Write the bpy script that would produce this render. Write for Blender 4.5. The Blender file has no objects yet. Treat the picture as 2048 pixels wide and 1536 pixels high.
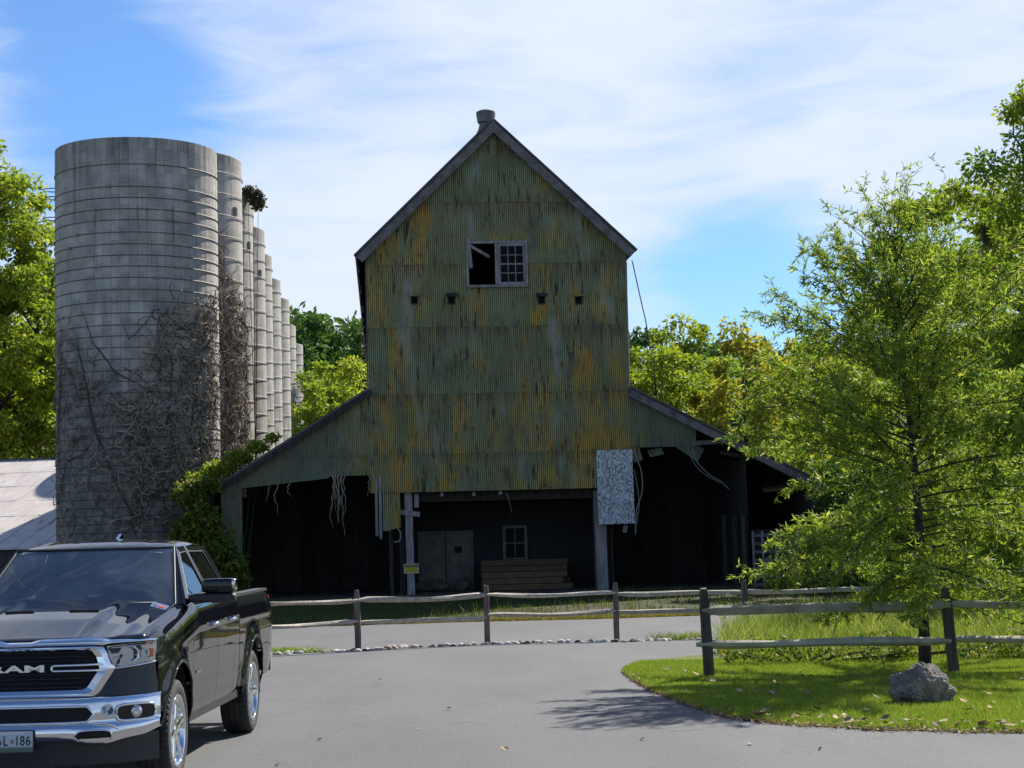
import bpy, math, random
import numpy as np
from mathutils import Vector, Matrix
R = random.Random(7)
NR = np.random.default_rng(11)
rad = math.radians
sc = bpy.context.scene
col = sc.collection

# ---------------------------------------------------------------- camera
CAM_H, FPX, PITCH, ROLL = 1.9, 3600.0, math.atan(296 / 3600), 0.025
_Rv = np.array([1.0, 0, 0]); _U = np.array([0, -math.sin(PITCH), math.cos(PITCH)])
_F = np.array([0, math.cos(PITCH), math.sin(PITCH)])
CR = math.cos(ROLL) * _Rv - math.sin(ROLL) * _U
CU = math.cos(ROLL) * _U + math.sin(ROLL) * _Rv
cam = bpy.data.objects.new('camera', bpy.data.cameras.new('camera'))
col.objects.link(cam)
cam.data.sensor_width = 36; cam.data.lens = FPX / 2048 * 36
cam.data.clip_start = 0.1; cam.data.clip_end = 3000
cam.matrix_world = Matrix(((CR[0], CU[0], -_F[0], 0), (CR[1], CU[1], -_F[1], 0),
                           (CR[2], CU[2], -_F[2], CAM_H), (0, 0, 0, 1)))
sc.camera = cam

# ---------------------------------------------------------------- sky, sun, exposure
SUN_AZ, SUN_EL = rad(33), rad(41)
SUN = Vector((math.sin(SUN_AZ) * math.cos(SUN_EL), math.cos(SUN_AZ) * math.cos(SUN_EL), math.sin(SUN_EL)))
sl = bpy.data.lights.new('sun', 'SUN'); sl.energy = 5.0; sl.angle = rad(0.53); sl.color = (1.0, 0.95, 0.86)
so = bpy.data.objects.new('sun', sl); col.objects.link(so)
so.rotation_euler = SUN.to_track_quat('Z', 'Y').to_euler(); so.location = (60, 60, 60)

world = bpy.data.worlds.new('World'); sc.world = world; world.use_nodes = True
wt = world.node_tree; wt.nodes.clear()
def wn(t, **k):
    n = wt.nodes.new(t)
    for a, b in k.items(): setattr(n, a, b)
    return n
def wmath(op, a, b=None, clamp=False):
    n = wn('ShaderNodeMath', operation=op, use_clamp=clamp)
    for i, x in enumerate((a, b)):
        if x is None: continue
        if isinstance(x, (int, float)): n.inputs[i].default_value = x
        else: wt.links.new(x, n.inputs[i])
    return n.outputs[0]
sky = wn('ShaderNodeTexSky', sky_type='NISHITA'); sky.sun_disc = False
sky.sun_elevation = SUN_EL; sky.sun_rotation = SUN_AZ
sky.air_density = 1.0; sky.dust_density = 0.1; sky.ozone_density = 3.0
tc = wn('ShaderNodeTexCoord')
def wnoise(scale_vec, rot, scale, detail, rough, dist, loc=(0, 0, 0)):
    m = wn('ShaderNodeMapping'); m.inputs['Scale'].default_value = scale_vec
    m.inputs['Rotation'].default_value = rot; m.inputs['Location'].default_value = loc
    wt.links.new(tc.outputs['Generated'], m.inputs[0])
    n = wn('ShaderNodeTexNoise'); wt.links.new(m.outputs[0], n.inputs['Vector'])
    n.inputs['Scale'].default_value = scale; n.inputs['Detail'].default_value = detail
    n.inputs['Roughness'].default_value = rough; n.inputs['Distortion'].default_value = dist
    return n.outputs['Fac']
n1 = wnoise((1, 1, 2.6), (0, rad(24), 0), 3.2, 5, 0.5, 0.6, (3.1, 0.4, 1.7))
n2 = wnoise((1, 1, 4.5), (0, rad(32), 0), 9.0, 6, 0.55, 0.9, (0.3, 2.4, 0.2))
def dirdot(px, py, sharp):
    d = _F + (px - 1024) / FPX * CR - (py - 768) / FPX * CU; d = d / np.linalg.norm(d)
    n = wn('ShaderNodeVectorMath', operation='DOT_PRODUCT'); n.inputs[1].default_value = d
    wt.links.new(tc.outputs['Generated'], n.inputs[0])
    # sharp = half width in degrees: exp-like falloff from the angle
    a = wmath('SUBTRACT', 1.0, n.outputs['Value']); a = wmath('DIVIDE', a, 1 - math.cos(rad(sharp)))
    return wmath('POWER', 2.718, wmath('MULTIPLY', a, -1.0))
gaps = None
for px, py, deg, amt in ((260, 180, 3.4, .42), (110, 40, 2.4, .22), (700, 60, 2.4, .16), (1430, 575, 2.8, .46),
                         (1600, 640, 2.5, .28), (40, 470, 2.5, .10), (1150, 640, 2.4, .25)):
    g = wmath('MULTIPLY', dirdot(px, py, deg), amt)
    gaps = g if gaps is None else wmath('ADD', gaps, g)
dens = wmath('ADD', wmath('MULTIPLY', n1, 0.95), wmath('MULTIPLY', n2, 0.52))
dens = wmath('SUBTRACT', dens, gaps)
# the veil of ice cloud lies low in the south; it thins out overhead and behind (the chrome mirrors plain blue)
sx = wn('ShaderNodeSeparateXYZ'); wt.links.new(tc.outputs['Generated'], sx.inputs[0])
for o_, a_, b_, d_ in ((2, .30, .75, .36), (1, .35, -.5, .18)):
    mr = wn('ShaderNodeMapRange', interpolation_type='SMOOTHSTEP'); wt.links.new(sx.outputs[o_], mr.inputs[0])
    mr.inputs[1].default_value = a_; mr.inputs[2].default_value = b_; mr.inputs[3].default_value = 0; mr.inputs[4].default_value = d_
    dens = wmath('SUBTRACT', dens, mr.outputs[0])
cov = wn('ShaderNodeMapRange', interpolation_type='SMOOTHSTEP')
wt.links.new(dens, cov.inputs[0])
cov.inputs[1].default_value = 0.30; cov.inputs[2].default_value = 0.84
cov.inputs[3].default_value = 0.02; cov.inputs[4].default_value = 0.96
# thin ice cloud scatters forward: brightest towards the sun, dimmer away from it
sd = wn('ShaderNodeVectorMath', operation='DOT_PRODUCT'); sd.inputs[1].default_value = tuple(SUN)
wt.links.new(tc.outputs['Generated'], sd.inputs[0])
fw = wn('ShaderNodeMapRange'); wt.links.new(sd.outputs['Value'], fw.inputs[0])
fw.inputs[1].default_value = -0.2; fw.inputs[2].default_value = 0.62
fw.inputs[3].default_value = 0.33; fw.inputs[4].default_value = 0.55
skys = wn('ShaderNodeVectorMath', operation='SCALE'); skys.inputs['Scale'].default_value = 0.084
wt.links.new(sky.outputs[0], skys.inputs[0])
tintn = wn('ShaderNodeMix', data_type='RGBA', blend_type='MULTIPLY'); tintn.inputs[0].default_value = 1.0
wt.links.new(skys.outputs[0], tintn.inputs[6]); tintn.inputs[7].default_value = (0.55, 0.75, 0.99, 1)
cl = wn('ShaderNodeVectorMath', operation='SCALE'); cl.inputs[0].default_value = (0.87, 0.945, 1.09)
wt.links.new(fw.outputs[0], cl.inputs['Scale'])
mx = wn('ShaderNodeMix', data_type='RGBA'); wt.links.new(cov.outputs[0], mx.inputs[0])
wt.links.new(tintn.outputs[2], mx.inputs[6]); wt.links.new(cl.outputs[0], mx.inputs[7])
bg = wn('ShaderNodeBackground'); wt.links.new(mx.outputs[2], bg.inputs[0]); bg.inputs[1].default_value = 1.0
wo = wn('ShaderNodeOutputWorld'); wt.links.new(bg.outputs[0], wo.inputs[0])
vs = sc.view_settings; vs.view_transform = 'Standard'; vs.look = 'None'; vs.gamma = 1; vs.exposure = 0.78
vs.use_curve_mapping = False

# ---------------------------------------------------------------- pixels to places
def ray(px, py):
    return _F + (px - 1024) / FPX * CR - (py - 768) / FPX * CU
def at(px, py, Y):
    d = ray(px, py); t = Y / d[1]
    return Vector((d[0] * t, Y, CAM_H + d[2] * t))
_gy = [-60, 20, 30, 38, 46, 52, 58, 100, 125, 180, 300, 420]
_gz = [0, 0, -.16, -.36, -.46, -.36, -.10, -.10, 0.2, 6.5, 20, 26]
def gz(y):
    # smooth profile of the land along the view (a shallow swale before the barn, a rise far behind)
    s = 0.0
    for k, w in ((-2.5, .25), (0, .5), (2.5, .25)): s = s + w * np.interp(np.asarray(y, float) + k, _gy, _gz)
    return s
def G(px, py):
    d = ray(px, py); Y = 25.0
    for _ in range(60):
        Y = .5 * Y + .5 * (float(gz(Y)) - CAM_H) / min(d[2], -1e-4) * d[1]
        Y = min(max(Y, 2), 120)
    return at(px, py, Y)

# ---------------------------------------------------------------- mesh helpers
class MB:
    def __init__(s): s.v = []; s.f = []
    def add(s, vs, fs):
        b = len(s.v); s.v += [tuple(map(float, p)) for p in vs]; s.f += [tuple(i + b for i in q) for q in fs]; return s
    def box(s, c, d, rot=None):
        M = Matrix.Translation(Vector(c)) @ (rot.to_matrix().to_4x4() if rot is not None else Matrix())
        vs = [M @ Vector((x * d[0] / 2, y * d[1] / 2, z * d[2] / 2)) for x in (-1, 1) for y in (-1, 1) for z in (-1, 1)]
        return s.add(vs, [(0, 1, 3, 2), (4, 6, 7, 5), (0, 4, 5, 1), (2, 3, 7, 6), (0, 2, 6, 4), (1, 5, 7, 3)])
    def b2(s, x0, x1, y0, y1, z0, z1):
        return s.box(((x0 + x1) / 2, (y0 + y1) / 2, (z0 + z1) / 2), (abs(x1 - x0), abs(y1 - y0), abs(z1 - z0)))
    def beam(s, a, b, w, h, up=(0, 0, 1)):
        a = Vector(a); b = Vector(b); d = (b - a).normalized(); u = Vector(up)
        x = d.cross(u); x = x.normalized() if x.length > 1e-5 else Vector((1, 0, 0)); u = x.cross(d)
        vs = [p + x * sx * w / 2 + u * sz * h / 2 for p in (a, b) for sx, sz in ((-1, -1), (1, -1), (1, 1), (-1, 1))]
        return s.add(vs, [(0, 1, 2, 3), (7, 6, 5, 4), (0, 4, 5, 1), (1, 5, 6, 2), (2, 6, 7, 3), (3, 7, 4, 0)])
    def tube(s, path, r, n=6, cap=True, phase=0):
        path = [Vector(p) for p in path]; m = len(path)
        rs = r if isinstance(r, (list, tuple)) else [r] * m
        vs = []; px = None
        for i, p in enumerate(path):
            t = (path[min(i + 1, m - 1)] - path[max(i - 1, 0)])
            t = t.normalized() if t.length > 1e-9 else Vector((0, 0, 1))
            if px is None:
                px = t.orthogonal().normalized()
            else:
                px = px - t * px.dot(t); px = px.normalized() if px.length > 1e-6 else t.orthogonal().normalized()
            py = t.cross(px)
            for k in range(n):
                a = 2 * math.pi * k / n + phase
                vs.append(p + (px * math.cos(a) + py * math.sin(a)) * rs[i])
        fs = [(i * n + k, i * n + (k + 1) % n, (i + 1) * n + (k + 1) % n, (i + 1) * n + k) for i in range(m - 1) for k in range(n)]
        if cap: fs += [tuple(range(n - 1, -1, -1)), tuple((m - 1) * n + k for k in range(n))]
        return s.add(vs, fs)
    def lathe(s, prof, n=32, c=(0, 0, 0), axis='z', a0=0, a1=2 * math.pi):
        full = abs(a1 - a0 - 2 * math.pi) < 1e-6; k = n if full else n + 1; vs = []
        for i in range(k):
            a = a0 + (a1 - a0) * i / n; ca, sa = math.cos(a), math.sin(a)
            for r, h in prof:
                p = (r * ca, r * sa, h) if axis == 'z' else ((h, r * ca, r * sa) if axis == 'x' else (r * ca, h, r * sa))
                vs.append((p[0] + c[0], p[1] + c[1], p[2] + c[2]))
        m = len(prof)
        fs = [(i * m + j, ((i + 1) % k) * m + j, ((i + 1) % k) * m + j + 1, i * m + j + 1) for i in range(n) for j in range(m - 1)]
        return s.add(vs, fs)
    def grid(s, fn, us, vs_, keep=None):
        P = [[Vector(fn(u, v)) for v in vs_] for u in us]; nv = len(vs_)
        fs = []
        for i in range(len(us) - 1):
            for j in range(nv - 1):
                if keep is None or keep(.5 * (us[i] + us[i + 1]), .5 * (vs_[j] + vs_[j + 1])):
                    fs.append((i * nv + j, (i + 1) * nv + j, (i + 1) * nv + j + 1, i * nv + j + 1))
        return s.add([p for r_ in P for p in r_], fs)
    def prism(s, poly, d):
        """poly: 3-D points of a flat outline, d: offset vector"""
        d = Vector(d); n = len(poly); P = [Vector(p) for p in poly]
        return s.add(P + [p + d for p in P], [tuple(range(n - 1, -1, -1)), tuple(range(n, 2 * n))] +
                     [(i, (i + 1) % n, n + (i + 1) % n, n + i) for i in range(n)])
    def mesh(s, name):
        me = bpy.data.meshes.new(name); me.from_pydata(s.v, [], s.f)
        return me
    def build(s, name, mat, parent=None, smooth=False, recalc=True, auto=None):
        me = s.mesh(name)
        return mkobj(name, me, mat, parent, smooth, recalc, auto)
import bmesh
def fixn(me):
    bm = bmesh.new(); bm.from_mesh(me); bmesh.ops.recalc_face_normals(bm, faces=bm.faces); bm.to_mesh(me); bm.free()
def mkobj(name, me, mat, parent=None, smooth=False, recalc=True, auto=None):
    if recalc: fixn(me)
    if mat is not None: me.materials.append(mat)
    if smooth or auto:
        me.polygons.foreach_set('use_smooth', [True] * len(me.polygons))
        if auto: me.set_sharp_from_angle(angle=rad(auto))
    o = bpy.data.objects.new(name, me); col.objects.link(o)
    if parent is not None: o.parent = parent
    return o
def empty(name, loc=(0, 0, 0), rz=0.0):
    o = bpy.data.objects.new(name, None); o.empty_display_size = .2
    col.objects.link(o); o.location = loc; o.rotation_euler = (0, 0, rz); return o
def tag(o, label, cat, group=None):
    o['label'] = label; o['category'] = cat
    if group: o['group'] = group
    return o
def kind(o, k): o['kind'] = k; return o
def inst(name, me, parent=None, loc=(0, 0, 0), rot=(0, 0, 0), scale=(1, 1, 1)):
    o = bpy.data.objects.new(name, me); col.objects.link(o)
    o.location = loc; o.rotation_euler = rot; o.scale = scale
    if parent is not None: o.parent = parent
    return o
def npmesh(name, verts, faces, mat, tint=None, smooth=False):
    """verts (N,3), faces (M,k) numpy; tint (N,) float attribute"""
    me = bpy.data.meshes.new(name); n, m, k = len(verts), len(faces), faces.shape[1]
    me.vertices.add(n); me.vertices.foreach_set('co', np.asarray(verts, np.float32).ravel())
    me.loops.add(m * k); me.loops.foreach_set('vertex_index', np.asarray(faces, np.int32).ravel())
    me.polygons.add(m); me.polygons.foreach_set('loop_start', np.arange(0, m * k, k, dtype=np.int32))
    me.polygons.foreach_set('loop_total', np.full(m, k, np.int32))
    if tint is not None:
        a = me.attributes.new('tint', 'FLOAT', 'POINT'); a.data.foreach_set('value', np.asarray(tint, np.float32))
    me.update(calc_edges=True); me.validate()
    if mat is not None: me.materials.append(mat)
    if smooth: me.polygons.foreach_set('use_smooth', [True] * m)
    return me

# ---------------------------------------------------------------- materials
class NT:
    def __init__(s, name):
        s.m = bpy.data.materials.new(name); s.m.use_nodes = True; s.t = s.m.node_tree; s.t.nodes.clear()
        s.out = s.t.nodes.new('ShaderNodeOutputMaterial')
    def n(s, t, **k):
        x = s.t.nodes.new(t)
        for a, b in k.items(): setattr(x, a, b)
        return x
    def set(s, sock, val):
        if val is None: return
        if isinstance(val, bpy.types.NodeSocket): s.t.links.new(val, sock)
        else:
            if isinstance(val, (tuple, list)) and len(val) == 3 and sock.type == 'RGBA': val = (*val, 1)
            sock.default_value = val
    def math(s, op, a, b=0.0, clamp=False):
        x = s.n('ShaderNodeMath', operation=op, use_clamp=clamp); s.set(x.inputs[0], a); s.set(x.inputs[1], b); return x.outputs[0]
    def coords(s, obj=None, jitter=False):
        t = s.n('ShaderNodeTexCoord')
        if obj is not None: t.object = obj
        o = t.outputs['Object']
        if jitter:
            i = s.n('ShaderNodeObjectInfo'); v = s.n('ShaderNodeVectorMath', operation='ADD')
            c = s.n('ShaderNodeCombineXYZ'); r = s.math('MULTIPLY', i.outputs['Random'], 57.0)
            for k in range(3): s.t.links.new(r, c.inputs[k])
            s.t.links.new(o, v.inputs[0]); s.t.links.new(c.outputs[0], v.inputs[1]); o = v.outputs[0]
        return o
    def mapv(s, v, scale=(1, 1, 1), loc=(0, 0, 0), rot=(0, 0, 0)):
        x = s.n('ShaderNodeMapping'); s.t.links.new(v, x.inputs[0])
        x.inputs['Scale'].default_value = scale; x.inputs['Location'].default_value = loc; x.inputs['Rotation'].default_value = rot
        return x.outputs[0]
    def noise(s, v, scale, detail=3, rough=.55, dist=0):
        x = s.n('ShaderNodeTexNoise'); s.t.links.new(v, x.inputs['Vector'])
        x.inputs['Scale'].default_value = scale; x.inputs['Detail'].default_value = detail
        x.inputs['Roughness'].default_value = rough; x.inputs['Distortion'].default_value = dist
        return x.outputs['Fac']
    def rng(s, v, a, b, c=0.0, d=1.0, smooth=True):
        x = s.n('ShaderNodeMapRange', interpolation_type='SMOOTHSTEP' if smooth else 'LINEAR')
        s.set(x.inputs[0], v)
        for i, q in enumerate((a, b, c, d)): x.inputs[i + 1].default_value = q
        return x.outputs[0]
    def mix(s, f, a, b, blend='MIX'):
        x = s.n('ShaderNodeMix', data_type='RGBA', blend_type=blend)
        s.set(x.inputs[0], f); s.set(x.inputs[6], a); s.set(x.inputs[7], b); return x.outputs[2]
    def bump(s, h, strength=.4, dist=.02):
        x = s.n('ShaderNodeBump'); x.inputs['Strength'].default_value = strength; x.inputs['Distance'].default_value = dist
        s.t.links.new(h, x.inputs['Height']); return x.outputs[0]
    def bsdf(s, color, rough=.6, metal=0, normal=None, spec=.5, **k):
        x = s.n('ShaderNodeBsdfPrincipled'); s.set(x.inputs['Base Color'], color); s.set(x.inputs['Roughness'], rough)
        s.set(x.inputs['Metallic'], metal); s.set(x.inputs['Specular IOR Level'], spec)
        if normal is not None: s.t.links.new(normal, x.inputs['Normal'])
        for a, b in k.items(): s.set(x.inputs[a.replace('_', ' ')], b)
        s.t.links.new(x.outputs[0], s.out.inputs[0]); return x
    def rand(s): return s.n('ShaderNodeObjectInfo').outputs['Random']
def simple(name, c1, c2=None, scale=8, rough=.6, metal=0, bump=.0, bscale=None, stretch=(1, 1, 1), var=.0, spec=.5, jitter=True, lo=.35, hi=.65, **k):
    t = NT(name); v = t.coords(jitter=jitter); vv = t.mapv(v, stretch)
    c2 = c2 or c1; f = t.rng(t.noise(vv, scale, 4), lo, hi)
    c = t.mix(f, c1, c2)
    if var:
        q = t.rng(t.rand(), 0, 1, 1 - var, 1 + var, False)
        cx = t.n('ShaderNodeCombineColor')
        for i in range(3): t.t.links.new(q, cx.inputs[i])
        c = t.mix(1.0, c, cx.outputs[0], 'MULTIPLY')
    nm = t.bump(t.noise(vv, bscale or scale * 2, 4), bump, .02) if bump else None
    t.bsdf(c, rough, metal, nm, spec, **k)
    return t.m
# ---------------------------------------------------------------- ground
def m_asphalt():
    t = NT('asphalt'); v = t.coords(jitter=False)
    big = t.noise(t.mapv(v, (1, .35, 1)), .55, 5, .6); fine = t.noise(v, 62, 3, .75); mid = t.noise(v, 14, 3, .6)
    c = t.mix(t.rng(big, .3, .7), (.082, .083, .087), (.110, .110, .114))
    c = t.mix(t.rng(mid, .38, .68, 0, .4), c, (.092, .091, .092))
    c = t.mix(t.rng(fine, .50, .68, 0, .85), c, (.235, .232, .23))
    c = t.mix(t.rng(t.noise(v, 48, 3, .75), .55, .68, 0, .85), c, (.042, .042, .044))
    sp = t.rng(t.noise(v, 3.3, 6, .75, 1.5), .70, .73)
    c = t.mix(t.math('MULTIPLY', sp, .45), c, (.075, .074, .075))
    vo = t.n('ShaderNodeTexVoronoi', feature='DISTANCE_TO_EDGE'); vo.inputs['Scale'].default_value = .22
    wv = t.n('ShaderNodeVectorMath', operation='ADD'); nz = t.n('ShaderNodeTexNoise'); nz.inputs['Scale'].default_value = 1.3; nz.inputs['Detail'].default_value = 5
    t.t.links.new(v, nz.inputs['Vector']); t.t.links.new(v, wv.inputs[0]); t.t.links.new(nz.outputs['Color'], wv.inputs[1]); t.t.links.new(wv.outputs[0], vo.inputs['Vector'])
    ck = t.rng(vo.outputs['Distance'], .0008, .0028, .55, 0)
    c = t.mix(ck, c, (.05, .05, .05))
    wear = t.rng(t.noise(t.mapv(v, (.9, .10, 1)), 1.0, 3, .5), .42, .62, 0, .32)
    c = t.mix(wear, c, (.132, .132, .135))
    c = t.mix(t.rng(t.noise(t.mapv(v, (1, .5, 1), (4, 9, 0)), .42, 4, .6), .58, .64, 0, .32), c, (.085, .084, .085))
    c = t.mix(t.rng(t.noise(v, 38, 2, .6), .69, .74, 0, .8), c, (.30, .29, .275))
    nm = t.bump(fine, .55, .012)
    t.bsdf(c, .86, 0, nm, .35); return t.m
M_ASPHALT = m_asphalt()
def m_soil(name, g1, g2, d1, lo, hi, sc_=.5):
    t = NT(name); v = t.coords()
    c = t.mix(t.rng(t.noise(v, 4, 5, .7), .3, .7), g1, g2)
    c = t.mix(t.rng(t.noise(v, sc_, 5, .65), lo, hi), c, d1)
    t.bsdf(c, .9, 0, t.bump(t.noise(v, 25, 4, .7), .6, .04), .2); return t.m
M_TERRAIN = m_soil('meadow ground', (.035, .050, .014), (.060, .072, .020), (.075, .060, .035), .45, .7, .15)
M_LAWN = m_soil('lawn ground', (.075, .105, .018), (.13, .155, .028), (.20, .165, .07), .52, .75, .7)

def sheet(name, xs, rows, zoff, mat, edge=0.0):
    """rows: function x -> (y0, y1); a sheet laid on the land"""
    vs = []; fs = []; ny = 46
    for x in xs:
        y0, y1 = rows(x)
        for j in range(ny + 1):
            s = j / ny; y = y0 + (y1 - y0) * s
            e = min(1, min(s * (y1 - y0), (1 - s) * (y1 - y0)) / .12) if edge else 1
            vs.append((x, y, float(gz(y)) + zoff + edge * e))
    for i in range(len(xs) - 1):
        for j in range(ny):
            a = i * (ny + 1) + j; fs.append((a, a + ny + 1, a + ny + 2, a + 1))
    me = bpy.data.meshes.new(name); me.from_pydata(vs, [], fs)
    o = mkobj(name, me, mat, smooth=True); return kind(o, 'structure')

ys = sorted(set(list(np.linspace(-60, 20, 12)) + list(np.linspace(20, 70, 60)) + list(np.linspace(72, 420, 50))))
xs = np.linspace(-260, 260, 80)
_v = [(x, y, float(gz(y)) - .035 + (max(0, y - 115) * .02 * math.sin(x * .03))) for x in xs for y in ys]
_n = len(ys)
me = bpy.data.meshes.new('ground'); me.from_pydata(_v, [], [(i * _n + j, (i + 1) * _n + j, (i + 1) * _n + j + 1, i * _n + j + 1) for i in range(79) for j in range(_n - 1)])
kind(mkobj('ground', me, M_TERRAIN, smooth=True), 'structure')
far_edge = [G(*p) for p in ((-600, 1310), (0, 1283), (300, 1268), (540, 1257), (760, 1249), (960, 1243), (1100, 1240), (1250, 1236), (1400, 1231), (1500, 1227), (1600, 1226), (1750, 1226), (1900, 1225), (2300, 1223))]
fx = [p.x for p in far_edge]; fyy = [p.y for p in far_edge]
sheet('asphalt_drive', np.linspace(-45, 45, 91), lambda x: (-30, float(np.interp(x, fx, fyy)) + .15 * math.sin(x * 2.1) + .08 * math.sin(x * 5.3)), 0.0, M_ASPHALT)
front = [G(*p) for p in ((1243, 1346), (1262, 1360), (1300, 1382), (1350, 1402), (1420, 1425), (1480, 1440), (1600, 1452), (1750, 1460), (2048, 1467), (2300, 1470), (2600, 1468))]
backe = [G(*p) for p in ((1243, 1344), (1252, 1337), (1275, 1328), (1310, 1320), (1370, 1313), (1430, 1308), (1462, 1290), (1500, 1273), (1560, 1258), (1660, 1244), (1780, 1232), (1900, 1223), (2100, 1210), (2500, 1186))]
for L in (front, backe):
    L.sort(key=lambda p: p.x)
def lawn_rows(x):
    wob = .04 * math.sin(x * 9.1) + .03 * math.sin(x * 23 + 1) + .02 * math.sin(x * 51)
    f = float(np.interp(x, [p.x for p in front], [p.y for p in front])) + wob
    b = float(np.interp(x, [p.x for p in backe], [p.y for p in backe])) + wob
    return (f, max(b, f + .02))
LX0 = max(front[0].x, backe[0].x)
lx = np.concatenate([np.linspace(LX0, LX0 + 2, 30), np.linspace(LX0 + 2.1, 14, 60), np.linspace(14.5, 45, 20)])
sheet('lawn', lx, lawn_rows, .006, M_LAWN, .012)

# ---------------------------------------------------------------- barn
BT = rad(4.2)
EU = np.array([math.cos(BT), math.sin(BT), 0]); EV = np.array([-math.sin(BT), math.cos(BT), 0])
_p = at(985, 1066, 59.9); BO = np.array([_p.x, 59.9, -0.12])
def B(px, py, v=0.0):
    d = ray(px, py); o = np.array([0, 0, CAM_H]); q = BO + EV * v
    t = np.dot(q - o, EV) / np.dot(d, EV); p = o + d * t - BO
    return Vector((float(np.dot(p, EU)), v, float(p[2])))
barn = empty('barn', BO, BT)
tag(barn, 'tall derelict gabled barn clad in rusty green corrugated metal with open lean-tos', 'barn')

def m_corr():
    t = NT('corrugated painted iron'); v = t.coords(barn); r = t.rand()
    sep = t.n('ShaderNodeSeparateXYZ'); t.t.links.new(v, sep.inputs[0])
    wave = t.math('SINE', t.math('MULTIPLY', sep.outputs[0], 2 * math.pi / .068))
    paint = t.mix(t.rng(t.noise(v, .9, 4, .6), .35, .68), (.190, .205, .090), (.255, .285, .165))
    tintg = t.rng(r, .4, 1, 0, .6, False)
    paint = t.mix(tintg, paint, (.28, .26, .095))
    # worn paint showing yellow primer and rust, strongest on the ridges and towards the middle of each sheet
    pat = t.noise(t.mapv(v, (1, 1, .6)), 1.25, 5, .66, .5)
    r2 = t.math('FRACT', t.math('MULTIPLY', r, 7.31)); bias = t.rng(r2, 0, 1, -.17, .065, False)
    fine = t.noise(t.mapv(v, (16, 16, .5)), 1.0, 3, .6)
    zb = t.math('ADD', t.math('ADD', pat, bias), t.math('MULTIPLY', t.math('SUBTRACT', fine, .5), .52))
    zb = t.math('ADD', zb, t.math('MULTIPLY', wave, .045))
    xc = t.math('ADD', t.rng(t.math('ABSOLUTE', sep.outputs[0]), 4.3, 5.2, 0, -.22), t.rng(t.math('ABSOLUTE', sep.outputs[0]), .6, 2.2, -.05, .03))
    zb = t.math('ADD', zb, xc)
    zb = t.math('ADD', zb, t.rng(sep.outputs[2], 12.2, 15.2, 0, -.2))
    c = t.mix(t.rng(zb, .44, .60, 0, .85), paint, (.47, .315, .060))
    c = t.mix(t.rng(zb, .62, .76, 0, .8), c, (.55, .29, .040))
    # grooves coloured darker than the ridges
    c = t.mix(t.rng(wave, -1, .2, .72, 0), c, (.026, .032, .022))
    # dark vertical rust streaks
    st = t.noise(t.mapv(v, (9.5, 9.5, .95)), 1.0, 4, .68)
    gate = t.rng(t.noise(v, .8, 3), .40, .58)
    stf = t.math('MULTIPLY', t.rng(st, .555, .61), gate)
    c = t.mix(stf, c, (.026, .016, .013))
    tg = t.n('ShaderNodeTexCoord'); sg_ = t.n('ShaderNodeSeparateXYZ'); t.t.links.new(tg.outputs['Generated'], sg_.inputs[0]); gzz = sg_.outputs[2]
    # rust running down from the nailed lap at the top of each sheet, lap shadow and rust painted as a dark line along its lower edge
    drip = t.math('MULTIPLY', t.rng(t.noise(t.mapv(v, (14.7, 14.7, .5), (3, 1, 5)), 1.0, 3, .6), .46, .60), t.rng(t.math('ADD', gzz, t.math('MULTIPLY', t.math('SUBTRACT', st, .5), .8)), .68, 1.0, 0, .85))
    c = t.mix(drip, c, (.11, .050, .020))
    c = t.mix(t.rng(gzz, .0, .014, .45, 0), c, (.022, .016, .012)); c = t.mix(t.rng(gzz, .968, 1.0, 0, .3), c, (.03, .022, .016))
    st2 = t.noise(t.mapv(v, (8, 8, 1.4), (7, 3, 2)), 1.0, 4, .75)
    c = t.mix(t.math('MULTIPLY', t.rng(st2, .56, .66), .9), c, (.14, .055, .020))
    # pale blue bleached sheets
    bl = t.math('MULTIPLY', t.rng(t.noise(t.mapv(v, (1.4, 1, .35), (5.2, 0, 9.3)), 1.0, 2), .56, .72), .55)
    c = t.mix(bl, c, (.31, .36, .31))
    # dull grey dirt blotches
    c = t.mix(t.math('MULTIPLY', t.rng(t.noise(t.mapv(v, (1.2, 1, .8), (1, 8, 4)), 1.3, 5, .65), .52, .7), .55), c, (.075, .078, .068))
    c = t.mix(xc_ := t.rng(t.math('ABSOLUTE', sep.outputs[0]), 4.4, 5.6, 0, .5), c, (.095, .115, .10))
    t.bsdf(c, .62, 0, None, .35); return t.m
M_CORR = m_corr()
M_WOOD = simple('weathered grey wood', (.20, .185, .185), (.105, .095, .095), 3, .85, stretch=(1, 1, 1), bump=.4, bscale=9, var=.15)
M_BEAM = simple('grey barn post wood', (.33, .32, .32), (.18, .17, .17), 2.2, .85, stretch=(6, 6, .7), bump=.4, bscale=6, var=.15, lo=.3, hi=.7)
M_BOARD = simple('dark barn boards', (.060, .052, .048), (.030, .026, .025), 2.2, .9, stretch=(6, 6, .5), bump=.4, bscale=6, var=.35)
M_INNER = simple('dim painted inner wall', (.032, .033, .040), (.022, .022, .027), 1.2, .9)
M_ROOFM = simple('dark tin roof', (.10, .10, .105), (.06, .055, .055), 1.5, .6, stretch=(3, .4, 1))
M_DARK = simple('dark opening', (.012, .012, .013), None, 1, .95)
M_PANE = NT('old window pane'); M_PANE.bsdf((.008, .009, .010), .35, 0, None, .06); M_PANE = M_PANE.m
M_DOOR = simple('off white steel door', (.17, .165, .145), (.11, .105, .095), 3, .6, bump=.1)
M_LUMB = simple('stacked brown timber', (.16, .10, .055), (.10, .062, .035), 3, .8, stretch=(1, 6, 6), var=.25)
M_DIRT = simple('packed earth floor', (.075, .065, .055), (.045, .04, .034), 1.5, .95, bump=.5)
M_WIRE = simple('black cable', (.02, .02, .022), None, 1, .5)
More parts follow.
